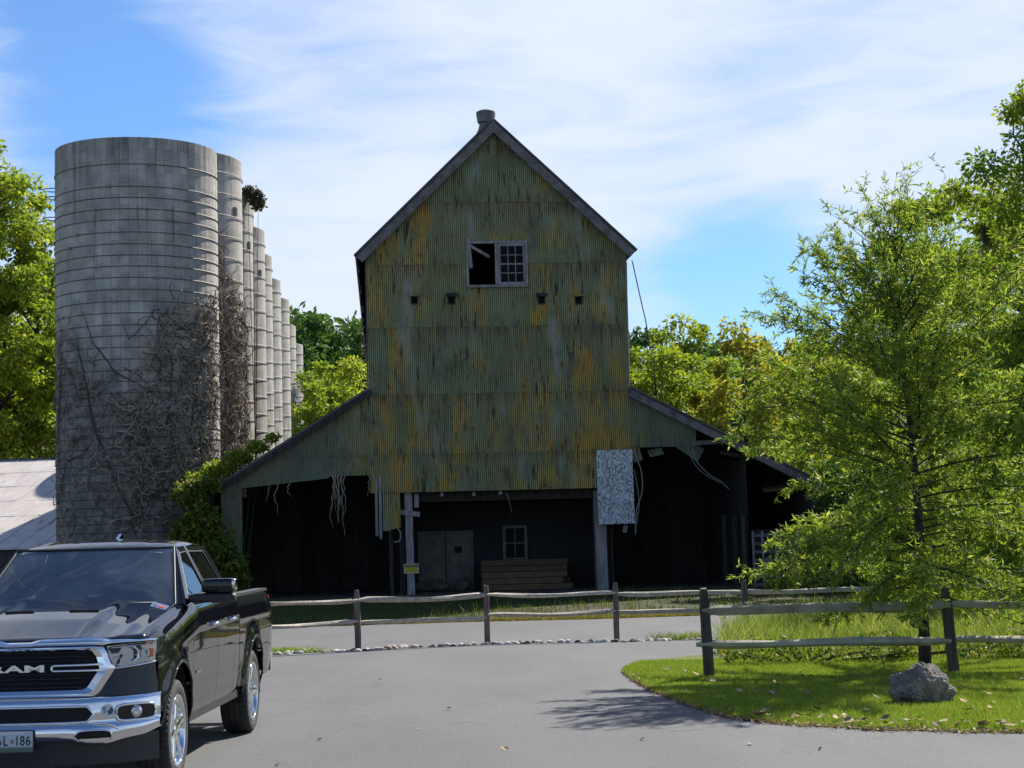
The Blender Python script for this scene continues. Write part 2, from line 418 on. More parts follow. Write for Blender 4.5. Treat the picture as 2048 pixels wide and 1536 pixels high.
M_WIREL = simple('bleached rope', (.26, .25, .24), None, 1, .7)
M_STEEL = simple('dull galvanised steel', (.16, .17, .17), (.10, .105, .10), 4, .5, .5)

# outline in barn coordinates
pk = B(985, 246); le = B(713, 516); re_ = B(1268, 506)
uL, uR = B(735, 640).x, B(1254, 640).x
EAVE = .5 * (le.z + re_.z); PEAK = pk.z; UP_ = pk.x
slope = (PEAK - EAVE) / (.5 * (re_.x - le.x))
def rake(u): return PEAK - slope * abs(u - UP_)
hem_z = B(985, 981).z
rowz = [hem_z] + [B(985, y).z for y in (906, 787, 653, 528, 405, 290)] + [PEAK]
w0, w1 = B(935, 527), B(1053, 527); wz0, wz1 = B(985, 569).z, B(985, 484).z
holes = [(w0.x, w1.x, wz0, wz1)]
vents = []
for px in (829, 903, 1083, 1157):
    c = B(px, 600); vents.append(c); holes.append((c.x - .115, c.x + .115, c.z - .14, c.z + .12))
PITCHW, AMP = .068, .0095
_shcache = {}
def corr_sheet(u0, u1, zb, zt, top=None, bot=None, hl=(), tilt=.012, v=0.0, parent=barn, key=None, name='metal_sheet', mat=None):
    """one corrugated sheet; mesh origin at (u0, v, zb)"""
    if key is not None and key in _shcache:
        return inst(name, _shcache[key], parent, (u0, v, zb))
    us = list(np.arange(u0, u1 - .005, PITCHW / 6)) + [u1]
    zs = [zb, zt]; hh = [h for h in hl if h[0] < u1 and h[1] > u0 and h[2] < zt and h[3] > zb]
    for h in hh:
        us += [x for x in (h[0], h[1]) if u0 < x < u1]; zs += [z for z in (h[2], h[3]) if zb < z < zt]
    us = sorted(set(us)); zs = sorted(set(zs)); nz = len(zs)
    vs, fs = [], []
    for u in us:
        t_ = min(zt, top(u)) if top else zt; b_ = max(zb, bot(u)) if bot else zb
        for k, z in enumerate(zs):
            z2 = min(max(z, b_), t_); s = (z - zb) / (zt - zb)
            vs.append((u - u0, -AMP * math.sin(u * 2 * math.pi / PITCHW) - tilt * (1 - s), z2 - zb))
    for i in range(len(us) - 1):
        for k in range(nz - 1):
            uc, zc = .5 * (us[i] + us[i + 1]), .5 * (zs[k] + zs[k + 1])
            if any(h[0] < uc < h[1] and h[2] < zc < h[3] for h in hh): continue
            q = (i * nz + k, (i + 1) * nz + k, (i + 1) * nz + k + 1, i * nz + k + 1)
            if abs(vs[q[0]][2] - vs[q[3]][2]) + abs(vs[q[1]][2] - vs[q[2]][2]) < 1e-4: continue
            fs.append(q)
    if not fs: return None
    me = bpy.data.meshes.new(name); me.from_pydata(vs, [], fs)
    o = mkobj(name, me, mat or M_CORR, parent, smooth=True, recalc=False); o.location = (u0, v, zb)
    if key is not None: _shcache[key] = me
    return o
NC = 13; cw = PITCHW * round((uR - uL) / NC / PITCHW); cols = [uL + i * cw for i in range(NC)] + [uR]
cols = [c for c in cols if c < uR - .1] + [uR]
for r_ in range(len(rowz) - 1):
    zb, zt = rowz[r_], rowz[r_ + 1] + .04
    for c_ in range(len(cols) - 1):
        u0, u1 = cols[c_], cols[c_ + 1] + .012
        if max(rake(u0), rake(u1)) < zb + .05 and not (u0 < UP_ < u1): continue
        cut = [h for h in holes[:1] if h[0] <= u0 and h[1] >= u1 and h[2] < zt and h[3] > zb]
        spans = [(zb, zt)] if not cut else [q for q in ((zb, cut[0][2]), (cut[0][3], zt)) if q[1] - q[0] > .02]
        for za, zc in spans:
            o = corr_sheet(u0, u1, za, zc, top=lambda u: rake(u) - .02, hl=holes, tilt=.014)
            if o: o.rotation_euler[1] = R.uniform(-.002, .002); o.location.y += R.uniform(-.004, .004)
# hem strip that hangs lower at its left end
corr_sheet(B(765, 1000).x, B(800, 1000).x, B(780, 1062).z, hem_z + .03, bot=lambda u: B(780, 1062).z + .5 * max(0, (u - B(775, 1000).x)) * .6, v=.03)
# lean-to infill, left
LA, LB = B(740, 783), B(418, 986)
def lrake(u): return LB.z + (LA.z - LB.z) * (u - LB.x) / (LA.x - LB.x)
hemL = lambda u: float(np.interp(u, [B(480, 977).x, B(655, 957).x, B(662, 952).x, B(765, 950).x], [B(480, 977).z, B(655, 957).z, B(662, 952).z, B(765, 950).z]))
u = B(442, 1000).x; uend = B(762, 950).x; zmid = B(700, 912).z
while u < uend - .1:
    u1 = min(u + cw, uend)
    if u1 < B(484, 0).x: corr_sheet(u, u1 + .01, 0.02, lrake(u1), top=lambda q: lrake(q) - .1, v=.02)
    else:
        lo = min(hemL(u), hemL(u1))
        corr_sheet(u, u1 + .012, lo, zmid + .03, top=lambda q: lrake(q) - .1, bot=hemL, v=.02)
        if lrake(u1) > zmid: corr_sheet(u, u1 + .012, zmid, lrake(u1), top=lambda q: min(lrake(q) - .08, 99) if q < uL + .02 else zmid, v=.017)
    u = u1
# lean-to infill, right
RA, RB = B(1256, 782), B(1645, 972)
def rrake(u): return RA.z + (RB.z - RA.z) * (u - RA.x) / (RB.x - RA.x)
zr = B(1320, 894).z; u = uR; uend = B(1392, 890).x
while u < uend - .1:
    u1 = min(u + cw, uend)
    corr_sheet(u, u1 + .012, zr, rrake(u), top=lambda q: rrake(q) - .1, v=.02); u = u1
# torn sheets hanging at the right lean-to
def loose(px0, py0, px1, py1, ry, rx, v):
    a = B(px0, py0, v); b = B(px1, py1, v)
    o = corr_sheet(0, abs(b.x - a.x), 0, abs(a.z - b.z), v=v, name='torn_sheet')
    o.location = (a.x, v, min(a.z, b.z)); o.rotation_euler = (rx, ry, 0); return o
loose(1352, 895, 1402, 858, .62, -.5, -.12); loose(1300, 915, 1328, 894, -.2, -.7, -.05); loose(1268, 925, 1285, 893, -.25, .2, .06)
# side walls and back (plain sheet walls)
LEN = 36
mb = MB(); mb.b2(uL, uL + .08, .06, LEN, hem_z, EAVE + .3); mb.b2(uR - .08, uR, .06, LEN, hem_z, EAVE + .3)
mb.prism([(uL, LEN, 0), (uR, LEN, 0), (uR, LEN, EAVE), (UP_, LEN, PEAK - .1), (uL, LEN, EAVE)], (0, .08, 0)); mb.build('wall', M_ROOFM, barn)
MB().b2(uL + .1, uR - .1, .12, LEN - .1, hem_z + .10, hem_z + .35).build('loft_floor', M_BOARD, barn)
# loft behind the window: dark boarding
mb = MB(); mb.b2(uL + .2, uR - .2, 6, 6.1, hem_z + .4, EAVE + .5); mb.build('loft_partition', M_BOARD, barn)
# roofs
def slab(name, a, b, y0, y1, th, mat):
    a, b = Vector(a), Vector(b); d = (b - a).normalized(); n = Vector((-d.z, 0, d.x)); n = n if n.z > 0 else -n
    m = MB(); m.prism([Vector((a.x, y0, a.z)), Vector((b.x, y0, b.z)), Vector((b.x, y1, b.z)), Vector((a.x, y1, a.z))], n * th); return m.build(name, mat, barn)
OV = -.30
slab('roof', (UP_, 0, PEAK + .0), (le.x, 0, le.z + .02), OV, LEN + .3, .07, M_ROOFM)
slab('roof', (UP_, 0, PEAK + .0), (re_.x, 0, re_.z + .02), OV, LEN + .3, .07, M_ROOFM)
slab('roof', (uL + .02, 0, LA.z + .05), (LB.x, 0, LB.z), -.25, 8.6, .08, M_ROOFM)
slab('roof', (uR - .02, 0, RA.z + .05), (RB.x, 0, RB.z), -.25, 20, .08, M_ROOFM)
def rakeb(name, a, b, w, v, mat=M_WOOD, th=.05, off=0.0):
    a, b = Vector(a), Vector(b); d = (b - a).normalized(); n = Vector((-d.z, 0, d.x)); n = n if n.z > 0 else -n
    m = MB(); m.prism([Vector((p.x, v, p.z)) + n * q for p, q in ((a, off), (b, off), (b, off - w), (a, off - w))], (0, th, 0)); return m.build(name, mat, barn)
rakeb('rake_board', (UP_ + .015, 0, PEAK), (le.x, 0, le.z), .27, OV - .03)
rakeb('rake_board', (UP_ - .015, 0, PEAK), (re_.x, 0, re_.z), .27, OV - .035)
rakeb('rake_trim', (UP_ + .02, 0, PEAK), (le.x - .02, 0, le.z), .05, OV - .06, M_ROOFM, .4, .095)
rakeb('rake_trim', (UP_ - .02, 0, PEAK), (re_.x + .02, 0, re_.z), .05, OV - .06, M_ROOFM, .4, .095)
rakeb('rake_board', (uL + .05, 0, LA.z + .05), (LB.x, 0, LB.z), .16, -.28, M_BOARD)
rakeb('rake_board', (uR - .0, 0, RA.z + .03), (RB.x, 0, RB.z), .22, -.28)
rakeb('rake_trim', (uR - .0, 0, RA.z + .03), (RB.x, 0, RB.z), .04, -.33, M_WOOD, .35, .11)
# rafter tails and soffit boards under the left eave
for i in range(30):
    y = .3 + i * 1.2
    MB().beam((le.x + .03, y, le.z - .06), (uL - .005, y, le.z + slope * (uL - le.x) - .08), .08, .14).build('rafter_tail', M_BOARD, barn)
MB().b2(uL - .05, uL - .01, 0.02, .14, LA.z, EAVE + .12).build('corner_board', M_WOOD, barn)
MB().b2(uR + .005, uR + .05, 0.02, .14, RA.z + .1, EAVE + .02).build('corner_board', M_WOOD, barn)
# ragged roofing hanging at the left eave
vs, fs = [], []
n_ = 44
for i in range(n_ + 1):
    y = OV + (LEN - 2) * i / n_; j = R.uniform(-.05, .05)
    vs += [(le.x + .02 + j * .5, y, le.z + .05), (le.x + .05 + j, y, le.z - .17 + R.uniform(-.07, .05))]
    if i: fs.append((2 * i - 2, 2 * i, 2 * i + 1, 2 * i - 1))
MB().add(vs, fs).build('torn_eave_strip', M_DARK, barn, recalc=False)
# ventilator on the ridge
c = B(972, 250, 2.2)
mb = MB(); mb.lathe([(.52, -.45), (.40, -.1), (.27, .18), (.23, .36), (.23, .55)], 20, (c.x, 2.2, PEAK + .12))
mb.build('ventilator_neck', M_STEEL, barn, smooth=True)
mb = MB(); mb.lathe([(.0, .36), (.25, .36), (.30, .40), (.345, .72), (.33, .78), (.2, .84), (0, .86)], 20, (c.x, 2.2, PEAK + .12)); mb.build('ventilator_cap', M_STEEL, barn, auto=35)
# window: left half open, right half a twelve pane sash
zb, zt = wz0, wz1; um = B(993, 527).x; fw_ = .075
def fr(name, u0, u1, z0, z1, v0=-.06, v1=.05, m=M_BEAM, p=barn): return MB().b2(u0, u1, v0, v1, z0, z1).build(name, m, p)
fr('window_jamb', w0.x - fw_ / 2, w0.x + fw_ / 2, zb - .04, zt + .10); fr('window_jamb', w1.x - fw_ / 2, w1.x + fw_ / 2, zb, zt + .02)
fr('window_mullion', um - .05, um + .05, zb, zt, -.085); fr('window_head', w0.x + .04, w1.x - .04, zt - .05, zt + .03, -.05)
fr('window_sill', w0.x - .02, w1.x + .06, zb - .10, zb - .02, -.10)
mb = MB(); mb.beam((w0.x + .05, -.03, zt - .1), (w0.x + .75, .35, zt - .45), .07, .10); mb.build('loose_board', M_BEAM, barn)
mb = MB(); mb.beam((w0.x + .04, -.09, zt + .12), (w0.x + .12, -.09, zb + .55), .03, .10, (1, 0, 0)); mb.build('loose_board', M_BEAM, barn)
sash = empty('window_sash'); sash.parent = barn
su0, su1, sz0, sz1 = um + .055, w1.x - .04, zb - .015, zt - .055
for a in ((su0, su0 + .08, sz0, sz1), (su1 - .08, su1, sz0, sz1), (su0 + .08, su1 - .08, sz0, sz0 + .09), (su0 + .08, su1 - .08, sz1 - .09, sz1)): fr('sash_rail', *a, -.03, .02, M_BEAM, sash)
gu0, gu1, gz0, gz1 = su0 + .08, su1 - .08, sz0 + .09, sz1 - .09
for i in (1, 2): fr('muntin', gu0 + (gu1 - gu0) * i / 3 - .013, gu0 + (gu1 - gu0) * i / 3 + .013, gz0, gz1, -.018, .012, M_BEAM, sash)
for j in (1, 2, 3):
    w_ = .025 if j == 2 else .012
    fr('muntin', gu0, gu1, gz0 + (gz1 - gz0) * j / 4 - w_, gz0 + (gz1 - gz0) * j / 4 + w_, -.022, .016, M_BEAM, sash)
for i in range(3):
    for j in range(4):
        o = fr('pane', gu0 + (gu1 - gu0) * i / 3 + .014, gu0 + (gu1 - gu0) * (i + 1) / 3 - .014, gz0 + (gz1 - gz0) * j / 4 + .013, gz0 + (gz1 - gz0) * (j + 1) / 4 - .013, -.006, -.002, M_PANE, sash)
# four little hooded vents
for i, c in enumerate(vents):
    ve = empty('vent_box', (c.x, 0, c.z)); ve.parent = barn
    mb = MB()
    for a in ((-.125, -.095, -.15, .12), (.095, .125, -.15, .12)): mb.b2(a[0], a[1], -.05, .12, a[2], a[3])
    mb.b2(-.095, .095, -.05, .12, -.15, -.12); mb.build('vent_frame', M_BOARD, ve)
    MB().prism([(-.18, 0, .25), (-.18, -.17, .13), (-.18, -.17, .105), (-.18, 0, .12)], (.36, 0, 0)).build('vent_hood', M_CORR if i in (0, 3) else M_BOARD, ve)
    MB().b2(-.12, .12, .11, .14, -.14, .12).build('vent_back', M_DARK, ve)

# ------------------------------------------------ ground storey: posts, bays, boards
def post(name, pa, pb, w, d, v, mat=M_BEAM):
    a, b = B(*pa, v), B(*pb, v); m = MB(); m.beam((a.x, v, a.z), (b.x, v, b.z), w, d, (0, 1, 0)); return m.build(name, mat, barn)
post('post', (816, 982), (823, 1196), .25, .25, .30); post('post', (1197, 980), (1206, 1186), .36, .3, .32)
post('post', (1190, 1000), (1196, 1183), .18, .2, .62, M_BOARD); post('post', (802, 990), (806, 1196), .16, .2, .62, M_BOARD)
a = B(800, 1024, .1); b = B(840, 1029, .1); MB().beam((a.x, .14, a.z), (b.x, .14, b.z), .06, .16).build('cross_board', M_BEAM, barn)
a = B(830, 1000, .3); MB().b2(a.x - .03, a.x + .12, .25, .4, a.z - .25, a.z + .2).build('cross_board', M_BEAM, barn)
for px, y1 in ((752, 1072), (760, 1078)):
    a = B(px, 952); b = B(px + 2, y1); MB().beam((a.x, .0, a.z), (b.x, .02, b.z), .09, .05, (0, 1, 0)).build('hanging_board', M_BEAM, barn)
def bay(u0, u1, depth, ztop, mat, nb=.22):
    """boarded back wall, one plank per board"""
    u = u0
    while u < u1 - .05:
        w = min(nb * R.uniform(.85, 1.15), u1 - u)
        me = MB().b2(.004, w - .008, -.012 - R.uniform(0, .012), .02, 0, ztop).build('plank', mat, barn); me.location = (u, depth, 0); u += w
# floor of packed earth
kind(MB().b2(LB.x + .5, RB.x - .6, .0, 12, -.05, .025).build('barn_floor', M_DIRT), 'structure')
bpy.data.objects['barn_floor'].location = BO; bpy.data.objects['barn_floor'].rotation_euler[2] = BT
uA, uB_ = B(786, 1100, .8).x, B(1222, 1100, .8).x
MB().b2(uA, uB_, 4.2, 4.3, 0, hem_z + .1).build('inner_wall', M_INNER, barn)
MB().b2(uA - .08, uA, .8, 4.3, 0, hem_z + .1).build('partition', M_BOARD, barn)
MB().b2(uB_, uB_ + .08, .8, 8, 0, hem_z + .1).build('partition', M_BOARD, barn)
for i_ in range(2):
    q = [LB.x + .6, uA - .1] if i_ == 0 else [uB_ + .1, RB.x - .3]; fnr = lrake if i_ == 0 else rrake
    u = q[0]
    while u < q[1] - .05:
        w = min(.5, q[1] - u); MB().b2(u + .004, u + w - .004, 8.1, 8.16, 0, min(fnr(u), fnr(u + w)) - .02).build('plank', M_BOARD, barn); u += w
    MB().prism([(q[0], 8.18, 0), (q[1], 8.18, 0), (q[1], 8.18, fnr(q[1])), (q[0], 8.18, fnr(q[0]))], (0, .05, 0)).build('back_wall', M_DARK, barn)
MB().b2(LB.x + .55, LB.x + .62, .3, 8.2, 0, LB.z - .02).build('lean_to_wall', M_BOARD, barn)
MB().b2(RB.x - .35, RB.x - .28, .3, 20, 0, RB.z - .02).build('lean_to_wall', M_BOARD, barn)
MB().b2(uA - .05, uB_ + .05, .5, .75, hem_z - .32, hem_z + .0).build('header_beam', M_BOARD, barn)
for i, (pa, pb) in enumerate((((830, 1012), (1180, 1002)), ((834, 1034), (1180, 1026)))):
    a, b = B(*pa, 3.9), B(*pb, 3.9); MB().beam((a.x, 4.0, a.z), (b.x, 4.0, b.z), .1, .12).build('ceiling_beam', M_BOARD, barn)
# plank wall dividing the right lean-to
us_ = B(1497, 1100).x; y = .1
while y < 8:
    w = R.uniform(.18, .3)
    MB().b2(us_ - R.uniform(.0, .02), us_ + .04, y + .008, y + w - .012, R.uniform(0, .05), rrake(us_) - .22 - R.uniform(0, .25)).build('plank', M_BOARD, barn); y += w
for px in (1447, 1468, 1486): post('post', (px, 1030), (px + 5, 1184), .13, .12, .05 + (1486 - px) * .02, M_BOARD)
a = B(1390, 886); b = B(1452, 882); MB().beam((a.x, .1, a.z), (b.x, .1, b.z), .1, .14).build('wall_beam', M_WOOD, barn)
a = B(1440, 905, .3); b = B(1560, 925, .3); MB().beam((a.x, .3, a.z), (b.x, .3, b.z), .1, .12).build('wall_beam', M_BOARD, barn)
# slatted corn crib front at the right
crib = empty('crib_front'); crib.parent = barn
for px in (1508, 1527, 1553, 1582, 1596):
    a, b = B(px - 3, 1062, .0), B(px + 3, 1192, .0); MB().beam((a.x, 0, a.z), (b.x, 0, b.z), .07, .05, (0, 1, 0)).build('upright', M_BEAM, crib)
for k in range(8):
    yy = 1070 + k * 16.5; a, b = B(1506, yy + 1, .06), B(1597, yy - 2 + R.uniform(-2, 2), .06); MB().beam((a.x, .07, a.z), (b.x, .07, b.z), .04, .10).build('slat', M_WOOD, crib)
a, b = B(1504, 1060, .3), B(1640, 1190, .3); MB().b2(a.x, b.x, .30, .4, 0, a.z).build('crib_back', M_BOARD, crib)
# plywood sheet nailed over the corner
def m_ply():
    t = NT('peeling painted plywood'); v = t.coords()
    f = t.noise(t.mapv(v, (3.4, 1, 1.0)), 1.7, 5, .62, 1.4)
    w = t.n('ShaderNodeTexWave', wave_type='BANDS', bands_direction='X'); t.t.links.new(t.mapv(v, (1, 1, .62)), w.inputs['Vector'])
    w.inputs['Scale'].default_value = 2.3; w.inputs['Distortion'].default_value = 26; w.inputs['Detail'].default_value = 4; w.inputs['Detail Scale'].default_value = 1.6
    k = t.math('ADD', t.math('MULTIPLY', f, .62), t.math('MULTIPLY', w.outputs['Fac'], .38))
    c = t.mix(t.rng(k, .34, .62), (.22, .225, .245), (.64, .66, .71)); t.bsdf(c, .8); return t.m
a, b = B(1194, 1049, -.07), B(1267, 899, -.07)
o = MB().b2(0, 1.22, -.02, 0, 0, b.z - a.z).build('plywood_sheet', m_ply(), barn); o.location = (a.x + .05, -.06, a.z); o.rotation_euler[1] = -.006
o['label'] = 'peeling white plywood sheet nailed beside the opening'
# wires and ropes
def wire(name, pts, r, mat, v=-.12, n=5):
    P = [B(*p, v) for p in pts]; q = []
    for i in range(len(P) - 1):
        p0, p1, p2, p3 = P[max(i - 1, 0)], P[i], P[i + 1], P[min(i + 2, len(P) - 1)]
        for k in range(5):
            s = k / 5; q.append(.5 * ((2 * p1) + (p2 - p0) * s + (2 * p0 - 5 * p1 + 4 * p2 - p3) * s * s + (3 * p1 - p0 - 3 * p2 + p3) * s ** 3))
    q.append(P[-1]); return MB().tube(q, r, n).build(name, mat, barn, smooth=True)
wire('hanging_rope', [(1382, 893), (1395, 925), (1420, 950), (1440, 962), (1458, 978)], .017, M_WIREL); wire('hanging_rope', [(1376, 893), (1385, 920), (1405, 945), (1440, 966)], .012, M_WIREL)
wire('hanging_rope', [(1268, 900), (1283, 945), (1284, 985), (1273, 1020), (1271, 1070)], .02, M_WIREL); wire('hanging_rope', [(1269, 940), (1278, 1000), (1276, 1030), (1270, 1060)], .014, M_WIREL)
wire('hanging_rope', [(795, 1056), (801, 1066), (799, 1082), (788, 1084)], .025, M_WIREL)
wire('hanging_rope', [(1012, 985), (1019, 1005), (1024, 1026)], .01, M_WIREL)
wire('service_cable', [(1264, 520), (1275, 570), (1284, 610), (1292, 645), (1300, 700)], .02, M_WIRE, .3)
wire('service_cable', [(1253, 525), (1254, 600), (1257, 700), (1258, 780)], .025, M_WIREL, -.1)
for px, py in ((884, 990), (948, 989), (1001, 986)):
    c = B(px, py, .05); o = MB().lathe([(0, .10), (.045, .09), (.05, .02), (.085, -.03), (.06, -.05), (0, -.05)], 10).build('lamp_holder', M_BEAM, barn, smooth=True); o.location = (c.x, .1, c.z)
c = B(1250, 1058, .3); o = MB().b2(-.07, .07, -.04, .04, -.12, .12).build('junction_box', M_BEAM, barn); o.location = c; o.rotation_euler[1] = .2
# double door, window and timber pile in the middle bay
V4 = 4.17
a, b = B(843, 1180, V4), B(940, 1066, V4); um = .5 * (a.x + b.x); dz = b.z
for u0, u1 in ((a.x, um - .02), (um + .02, b.x)):
    d_ = MB().b2(u0, u1, V4 - .05, V4, .03, dz).build('door', M_DOOR, barn)
    if u0 > um:
        MB().b2(u0 + .05, u0 + .10, V4 - .10, V4 - .052, 1.02, 1.08).build('door_knob', M_STEEL, d_)
        MB().b2(u0 + .30, u0 + .56, V4 - .066, V4 - .053, dz * .66, dz * .77).build('notice', M_DARK, d_)
mb = MB(); mb.b2(a.x - .12, b.x + .12, V4 - .08, V4, dz + .01, dz + .09); mb.b2(a.x - .1, a.x - .01, V4 - .07, V4, .03, dz + .008); mb.b2(b.x + .01, b.x + .1, V4 - .07, V4, .03, dz + .008); mb.build('door_frame', M_DOOR, barn)
a, b = B(1012, 1116, V4), B(1048, 1056, V4)
mb = MB(); mb.b2(a.x - .1, a.x, V4 - .06, V4, a.z - .1, b.z + .1); mb.b2(b.x, b.x + .1, V4 - .06, V4, a.z - .1, b.z + .1); mb.b2(a.x, b.x, V4 - .06, V4, b.z, b.z + .1); mb.b2(a.x, b.x, V4 - .06, V4, a.z - .1, a.z)
mb.b2(.5 * (a.x + b.x) - .02, .5 * (a.x + b.x) + .02, V4 - .05, V4, a.z, b.z); mb.b2(a.x, b.x, V4 - .045, V4, .5 * (a.z + b.z) - .02, .5 * (a.z + b.z) + .02)
mb.build('inner_window_frame', M_DOOR, barn)
MB().b2(a.x, b.x, V4 - .02, V4 - .005, a.z, b.z).build('inner_window_pane', M_PANE, barn)
def bworld(p): return Vector(BO + EU * p[0] + EV * p[1] + np.array([0, 0, p[2]]))
pa, pb = B(962, 1180, 2.6), B(1150, 1118, 2.6)
stack = empty('timber_stack', bworld((pa.x, 2.2, .026)), BT); tag(stack, 'stack of long brown timbers lying under the inner window of the barn', 'timber stack')
w_ = pb.x - pa.x
for j in range(5):
    for i in range(4):
        MB().b2(R.uniform(0, .12), w_ - R.uniform(0, .5) - j * .05, i * .26 + .01, i * .26 + .25, j * .21 + .01, j * .21 + .2).build('timber', M_LUMB, stack)
# junk by the door
def blob(name, d, mat, seed, loc, label, cat, group=None, sub=2, rough=.25):
    rr = random.Random(seed); bm = bmesh.new(); bmesh.ops.create_icosphere(bm, subdivisions=sub, radius=1)
    k = [Vector((rr.uniform(-1, 1), rr.uniform(-1, 1), rr.uniform(-1, 1))).normalized() for _ in range(9)]; lim = [rr.uniform(1 - rough * 1.6, 1.0) for _ in k]
    for v_ in bm.verts:
        p = v_.co.copy()
        for q, l in zip(k, lim):
            h = p.dot(q)
            if h > l: p -= q * (h - l) * .9
        p *= 1 + rr.uniform(-rough, rough) * .12
        v_.co = Vector((p.x * d[0] / 2, p.y * d[1] / 2, p.z * d[2] / 2))
    lo = min(v_.co.z for v_ in bm.verts)
    for v_ in bm.verts: v_.co.z = max(v_.co.z - lo - d[2] * .12, 0) if name != 'boulder' else v_.co.z - lo - .1
    me = bpy.data.meshes.new(name); bm.to_mesh(me); bm.free()
    o = mkobj(name, me, mat, auto=30 if sub < 3 else 24); o.location = loc; tag(o, label, cat, group); return o
M_SACK = simple('dusty sack', (.13, .11, .09), (.05, .05, .05), 5, .9, var=.4)
for i, (px, w, h, lb) in enumerate(((848, .9, .42, 'pale lumpy sack leaning beside the barn double door'), (880, .8, .5, 'dark bulky bundle on the floor before the barn double door'), (925, .6, .55, 'black bin bag against the barn double door'))):
    c = B(px, 1185, 3.4); blob('sack', (w, .5, h), M_SACK, 40 + i, bworld((c.x, 3.4, .026)), lb, 'sack')

# caution sign on the left post
M_YEL = simple('sign yellow', (.62, .52, .03), (.52, .43, .03), 4, .5); M_BLK = simple('sign black', (.012, .012, .012), None, 1, .5)
c0, c1 = B(808, 1147, .16), B(837, 1127, .16)
sg = empty('warning_sign', bworld((c0.x, .155, c0.z)), BT); tag(sg, 'small yellow and black warning sign fixed to grey barn post', 'sign')
w_, h_ = c1.x - c0.x, c1.z - c0.z
M_SWH = simple('sign white border', (.6, .6, .56), None, 1, .5)
MB().b2(0, w_, 0, .012, 0, h_).build('sign_panel', M_SWH, sg)
MB().b2(.02, w_ - .02, -.004, -.001, .02, h_ * .60).build('sign_field', M_YEL, sg); MB().b2(.02, w_ - .02, -.004, -.001, h_ * .62, h_ - .02).build('sign_header', M_BLK, sg)
mb = MB()
for row, (zz, hh) in enumerate(((.40, .10), (.20, .10))):
    x = .05 + (.06 if row == 0 else 0)
    while x < w_ - .06 - (.06 if row == 0 else 0):
        l = R.uniform(.015, .03); mb.b2(x, x + l, -.008, -.005, zz * h_, (zz + hh) * h_ - R.uniform(0, .01)); x += l + R.uniform(.006, .016)
mb.build('lettering', M_BLK, sg)
mb = MB(); x = .06
while x < w_ - .08:
    l = R.uniform(.02, .035); mb.b2(x, x + l, -.008, -.005, .74 * h_, .87 * h_); x += l + .012
mb.build('lettering', M_YEL, sg)
# ---------------------------------------------------------------- silos
def m_conc(name, obj, dark):
    t = NT(name); v = t.coords(obj); sep = t.n('ShaderNodeSeparateXYZ'); t.t.links.new(v, sep.inputs[0]); z = sep.outputs[2]
    c = t.mix(t.rng(t.noise(v, 1.1, 5, .65), .3, .7), (.52, .49, .44), (.33, .31, .28))
    r = t.rng(t.rand(), 0, 1, .86, 1.14, False); cc = t.n('ShaderNodeCombineColor')
    for i in range(3): t.t.links.new(r, cc.inputs[i])
    if dark: c = t.mix(1.0, c, cc.outputs[0], 'MULTIPLY')
    st = t.noise(t.mapv(v, (5, 5, .28)), 1.0, 5, .7)
    c = t.mix(t.rng(st, .54, .72, 0, .75), c, (.085, .08, .075))
    c = t.mix(t.rng(t.noise(t.mapv(v, (4, 4, .2), (9, 2, 0)), 1, 4, .7), .58, .74, 0, .6), c, (.56, .55, .52))
    top = t.rng(z, 14.2, 15.6, 0, .45) if dark else t.rng(z, 15.8, 17.2, 0, .4)
    c = t.mix(t.math('MULTIPLY', top, t.rng(st, .35, .6)), c, (.07, .065, .06))
    if dark:
        # residue of old climbing plants: a mass on the left flank, patchy elsewhere, ending in ragged tongues
        ng = t.noise(v, .75, 6, .7, 1.2)
        h = t.math('ADD', t.math('MULTIPLY', ng, 7.5), t.math('MULTIPLY', sep.outputs[0], -.8))
        d = t.math('SUBTRACT', h, t.math('SUBTRACT', z, 4.3)); m = t.rng(d, -.3, 1.6)
        pt = t.rng(t.noise(v, 3.2, 6, .75), .30, .64, .25, .88)
        c = t.mix(t.math('MULTIPLY', m, pt), c, (.075, .062, .05))
        c = t.mix(t.math('MULTIPLY', t.rng(z, 9, 3, 0, .45), t.rng(t.noise(v, 7, 5, .75), .4, .6)), c, (.10, .085, .07))
        grn = t.math('MULTIPLY', t.rng(t.noise(v, .8, 4), .5, .7), .35); c = t.mix(grn, c, (.20, .235, .20))
    else:
        c = t.mix(t.math('MULTIPLY', t.rng(z, 14, 4, 0, .5), t.rng(t.noise(v, 2, 6, .75), .4, .65)), c, (.10, .09, .08))
    t.bsdf(c, .9, 0, t.bump(t.noise(v, 12, 5, .7), .35, .03), .25); return t.m
M_HOOP = simple('rusty silo hoop', (.19, .175, .16), (.27, .255, .24), 6, .6, .2)
SR = 2.8; NSTV = 58
_hoop = MB(); _hoop.lathe([(SR + .032 + .017 * math.cos(a), .017 * math.sin(a)) for a in (0, 1.571, 3.1416, 4.712, 6.2832)], 72)
HOOP = _hoop.mesh('hoop'); fixn(HOOP); HOOP.materials.append(M_HOOP); HOOP.polygons.foreach_set('use_smooth', [True] * len(HOOP.polygons))
_lug = MB().box((0, 0, 0), (.07, .16, .07)); LUG = _lug.mesh('hoop_lug'); LUG.materials.append(M_HOOP)
def silo_at(pxr, D):
    """centre from the right hand silhouette edge"""
    th = math.atan((pxr - 1024) / FPX); return th
SIL = []
c1 = at(276, 700, 63.0); SIL.append((c1.x, 63.0, 15.75))
for pxr, D in ((487, 71.5), (508.5, 79.9), (532, 88.2), (546, 96.4), (563, 105.7), (580, 114.5), (592, 127.0), (606, 141.7)):
    xr = (pxr - 1024) / FPX * D * 1.0
    SIL.append((xr - SR * 1.012, D, 17.25))
